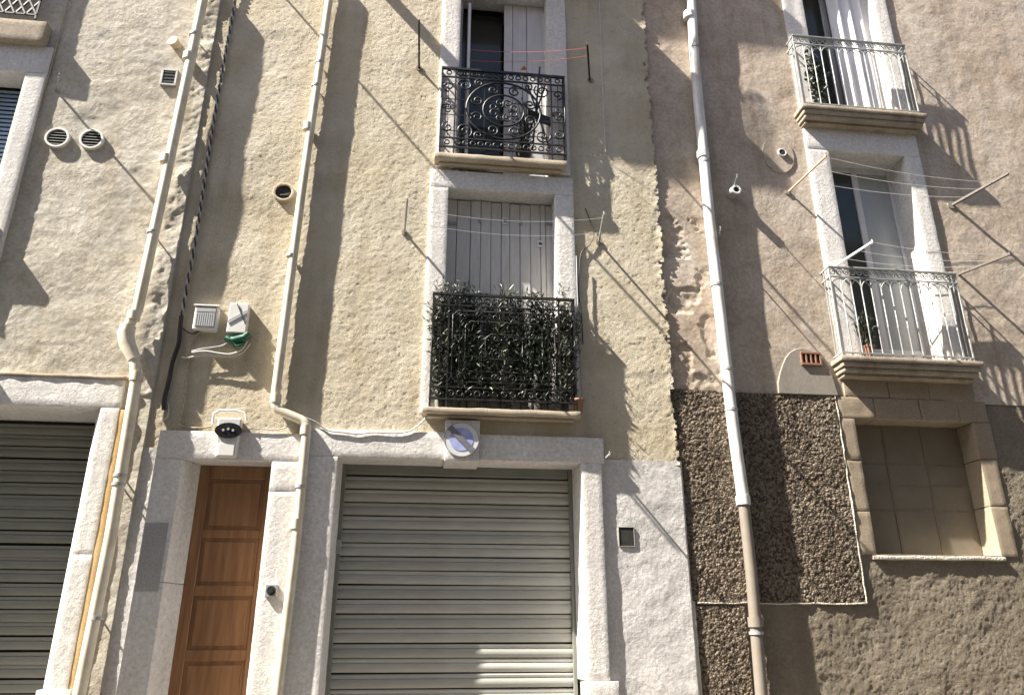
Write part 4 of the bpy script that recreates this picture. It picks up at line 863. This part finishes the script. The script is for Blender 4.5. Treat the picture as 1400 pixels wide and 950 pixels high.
strip((a.x+0.004, a.z+hh*0.33), (b.x-0.004, a.z+hh*0.74), 0.034, -0.077).build('diagonal_strip', 'zinc', t)  # narrow dark strips laid slantwise across the box front
strip((a.x+ww*0.38, b.z-0.01), (b.x-0.01, a.z+hh*0.28), 0.010, -0.081).build('diagonal_strip', 'black_rubber', t)
c = P(326, 464, -0.05)
t = thing('cable_gland', c, 'green plastic cable sleeve under the square junction box', 'sleeve')
MB().tube([P(309, 462, -0.05), P(318, 466, -0.05), P(334, 463, -0.05), P(340, 456, -0.05)], [0.03, 0.045, 0.05, 0.03], 8).build('sleeve', 'green_plastic', t)
MB().tube([P(312, 458, -0.07), P(322, 474, -0.07), P(334, 470, -0.07)], [0.016, 0.02, 0.016], 8).build('sleeve_end', 'green_plastic', t)
# lamp over the front door
a, b = P(291, 624, -0.085), P(331, 572, -0.085)
t = thing('door_lamp', (a.x, 0, a.z), 'white boxy lamp with black oval lens over the wooden door', 'lamp')
MB().hexa([(a.x+0.02, -0.085, a.z), (b.x-0.015, -0.085, a.z), (b.x, -0.10, b.z), (a.x, -0.10, b.z), (a.x+0.02, 0.0, a.z), (b.x-0.015, 0.0, a.z), (b.x, 0.0, b.z), (a.x, 0.0, b.z)]).build('housing', 'white_plastic', t, bevel=0.012)
c = P(312, 588, -0.11)
MB().disc((c.x, c.z), 0.125, -0.110, -0.09, 26, 0.075).build('lens', 'black_lens', t, bevel=0.006)
for k in range(3): MB().disc((c.x-0.045+0.045*k, c.z+(0.012 if k == 1 else 0)), 0.012, -0.118, -0.111, 14).build('diode', 'zinc', t, bevel=0.002)
MB().box(a.x+0.04, b.x-0.035, -0.097, -0.086, a.z+0.012, a.z+0.13).build('front_plate', 'white_plastic', t, bevel=0.004)
MB().tube([P(291, 580, -0.07), P(292, 566, -0.07), P(300, 561, -0.07), P(322, 561, -0.07), P(334, 564, -0.07), P(337, 575, -0.07)], 0.012, 8).build('bracket', 'white_plastic', t)
# door bell
c = P(371, 807, -0.06); t = thing('door_bell', (c.x, -0.04, c.z), 'grey square door bell on the white door jamb', 'door bell')
MB().box(c.x-0.055, c.x+0.05, -0.075, -0.04, c.z-0.055, c.z+0.055).build('bell_plate', 'zinc', t, bevel=0.006)
MB().disc((c.x, c.z), 0.024, -0.09, -0.074, 16).build('bell_button', 'black_rubber', t, bevel=0.003); MB().ring((c.x, c.z), 0.026, 0.04, -0.084, -0.074, 16).build('bell_ring', 'dark_void', t)
# faded no-parking roundel on the keystone
c = P(631, 600, -0.115); rs = 0.172
t = thing('no_parking_sign', (c.x, -0.1, c.z), 'faded round no parking sign with diagonal bar above the garage', 'sign')
MB().disc((c.x, c.z), rs, -0.105, -0.092, 40).build('sign_plate', 'sign_white', t)
MB().ring((c.x, c.z), rs*0.96, rs*1.0, -0.108, -0.1, 40).build('sign_edge', 'zinc', t)
MB().disc((c.x, c.z), rs*0.68, -0.1075, -0.1055, 36).build('sign_field', 'sign_blue', t)
d = rs*0.70
strip((c.x-d, c.z+d), (c.x+d, c.z-d), rs*0.34, -0.1145).build('sign_bar', 'sign_bar', t)

# ------------------------------------------------------------------ plants
def plant(base, y, hgt, spread, nleaf, seed, label, group, potmat, pot_r=0.085, spiky=True, leaf='dark_leaf', lmin=0.05, lmax=0.10, ysp=0.3):
    rg = random.Random(seed)
    t = thing('potted_plant', base, label, 'plant', group)
    bx, by, bz = base
    prof = [(pot_r*0.72, 0), (pot_r, 0.14), (pot_r*1.1, 0.145), (pot_r*1.1, 0.17), (pot_r*0.9, 0.17), (pot_r*0.88, 0.15)]
    n = 14; vs_ = [(bx+r*math.cos(2*math.pi*k/n), by+r*math.sin(2*math.pi*k/n), bz+z) for r, z in prof for k in range(n)]
    fs_ = [(i*n+k, i*n+(k+1) % n, (i+1)*n+(k+1) % n, (i+1)*n+k) for i in range(len(prof)-1) for k in range(n)] + [tuple(reversed(range(n))), tuple(range((len(prof)-1)*n, len(prof)*n))]
    MB().add(vs_, fs_).build('pot', potmat, t)
    mb = MB(); st = MB()
    ns = 22
    stems = []
    for s in range(ns):
        a = rg.uniform(0, 2*math.pi); rr = spread*math.sqrt(rg.random()); top = Vector((bx+rr*math.cos(a), by+rr*math.sin(a)*ysp, bz+hgt*rg.uniform(0.5, 1.0)))
        p0 = Vector((bx+rg.uniform(-.04, .04), by+rg.uniform(-.03, .03), bz+0.14)); mid_ = p0.lerp(top, 0.5)+Vector((rg.uniform(-.05, .05), rg.uniform(-.02, .02), 0.03))
        st.tube([p0, mid_, top], [0.006, 0.005, 0.003], 4); stems.append((p0, mid_, top))
    for k in range(nleaf):
        p0, m, p1 = rg.choice(stems); u = rg.random(); c = (p0.lerp(m, u*2) if u < 0.5 else m.lerp(p1, u*2-1)) + Vector((rg.gauss(0, 0.03), rg.gauss(0, 0.022), rg.gauss(0, 0.035)))
        d = Vector((rg.gauss(0, 1), rg.gauss(0, 0.7), rg.gauss(1.1 if spiky else 0.1, 0.8))).normalized(); L = rg.uniform(lmin, lmax); wd = L*(0.11 if spiky else 0.3)
        s = d.cross(Vector((rg.gauss(0, 1), rg.gauss(0, 1), rg.gauss(0, 1)))).normalized()*wd; nn = d.cross(s).normalized()*wd*0.4
        mb.add([c, c+d*L*0.45+s+nn, c+d*L, c+d*L*0.45-s+nn, c+d*L*0.5-nn*0.5], [(0, 1, 4), (1, 2, 4), (2, 3, 4), (3, 0, 4)], True)
    st.build('stems', 'soil', t)
    link('foliage', mb.mesh(), leaf, t, kind='stuff')
    return t
zs_ = PZ(690, 559, -pb-0.03)
gp = 'pot plants on the lower black balcony'
xs_l, xs_r = PX(592, 500, -0.1), PX(784, 500, -0.1)
for k in range(7):
    x = xs_l+(xs_r-xs_l)*(k+0.5)/7
    plant((x, -0.075, zs_), 0, 1.38+0.05*math.sin(k*2.3), 0.17, 3000, 100+k, ('spiky dark green plant' if k % 3 else 'spiky grey green plant')+' standing in the row of pots on the lower black balcony', gp, 'black_rubber', pot_r=0.05, leaf='dark_leaf' if k % 3 else 'grey_leaf', ysp=0.22, lmin=0.04, lmax=0.09)
zu = PZ(690, 214, -pb-0.03)
plant((PX(716, 190, -0.05), -0.03, zu), 0, 0.9, 0.10, 160, 301, 'leggy plant with orange flower on the upper black balcony', None, 'black_rubber')
zg = PZ(1170, 147, YR-pg-0.05)
plant((PX(1122, 130, -0.1), -0.06, zg), 0, 0.98, 0.08, 260, 302, 'bushy green plant at the left end of the upper grey balcony', None, 'black_rubber', pot_r=0.06, spiky=False)
zg = PZ(1240, 489, YR-pg-0.05)
plant((PX(1190, 480, -0.1), -0.08, zg), 0, 0.55, 0.12, 140, 303, 'thin straggling plant on the lower grey balcony', None, 'terracotta', pot_r=0.05)
c = P(716, 94, -0.05)
o = [q for q in bpy.data.objects if q.get('label', '').startswith('leggy')][0]
MB().tube([(c.x-0.03, -0.05, c.z-0.02), (c.x, -0.05, c.z+0.015), (c.x+0.03, -0.05, c.z-0.01)], [0.01, 0.028, 0.012], 7).build('flower', 'orange_flower', o)
# folded chair and leaning poles on the upper black balcony
t = thing('folded_chair', P(735, 210, -0.06), 'dark folded chair leaning behind the upper black railing', 'chair')
yy = -0.06
for (x0, y0), (x1, y1) in (((716, 205), (745, 118)), ((752, 205), (722, 118)), ((728, 205), (738, 92))): MB().tube([P(x0, y0, yy), P(x1, y1, yy+0.08)], 0.012, 6).build('leg', 'black_iron', t)
a = P(722, 160, yy); b2 = P(752, 140, yy)
MB().hexa([(a.x, yy, a.z-0.02), (b2.x, yy, a.z-0.1), (b2.x, yy, a.z+0.02), (a.x, yy, a.z+0.12), (a.x, yy+0.02, a.z-0.02), (b2.x, yy+0.02, a.z-0.1), (b2.x, yy+0.02, a.z+0.02), (a.x, yy+0.02, a.z+0.12)]).build('seat', 'black_rubber', t, bevel=0.004)
# pot at the right end of the lower black balcony
c = P(791, 562, -0.09); prof = [(0.04, 0), (0.055, 0.1), (0.062, 0.105), (0.062, 0.125), (0.05, 0.125)]
n = 14; vs_ = [(c.x+0.0+r*math.cos(2*math.pi*k/n), -0.09+r*math.sin(2*math.pi*k/n), c.z+z) for r, z in prof for k in range(n)]
pot = MB().add(vs_, [(i*n+k, i*n+(k+1) % n, (i+1)*n+(k+1) % n, (i+1)*n+k) for i in range(len(prof)-1) for k in range(n)]+[tuple(reversed(range(n)))], True).build('flower_pot', 'terracotta', None, label='small empty terracotta pot at the right end of the lower black balcony', cat='pot')
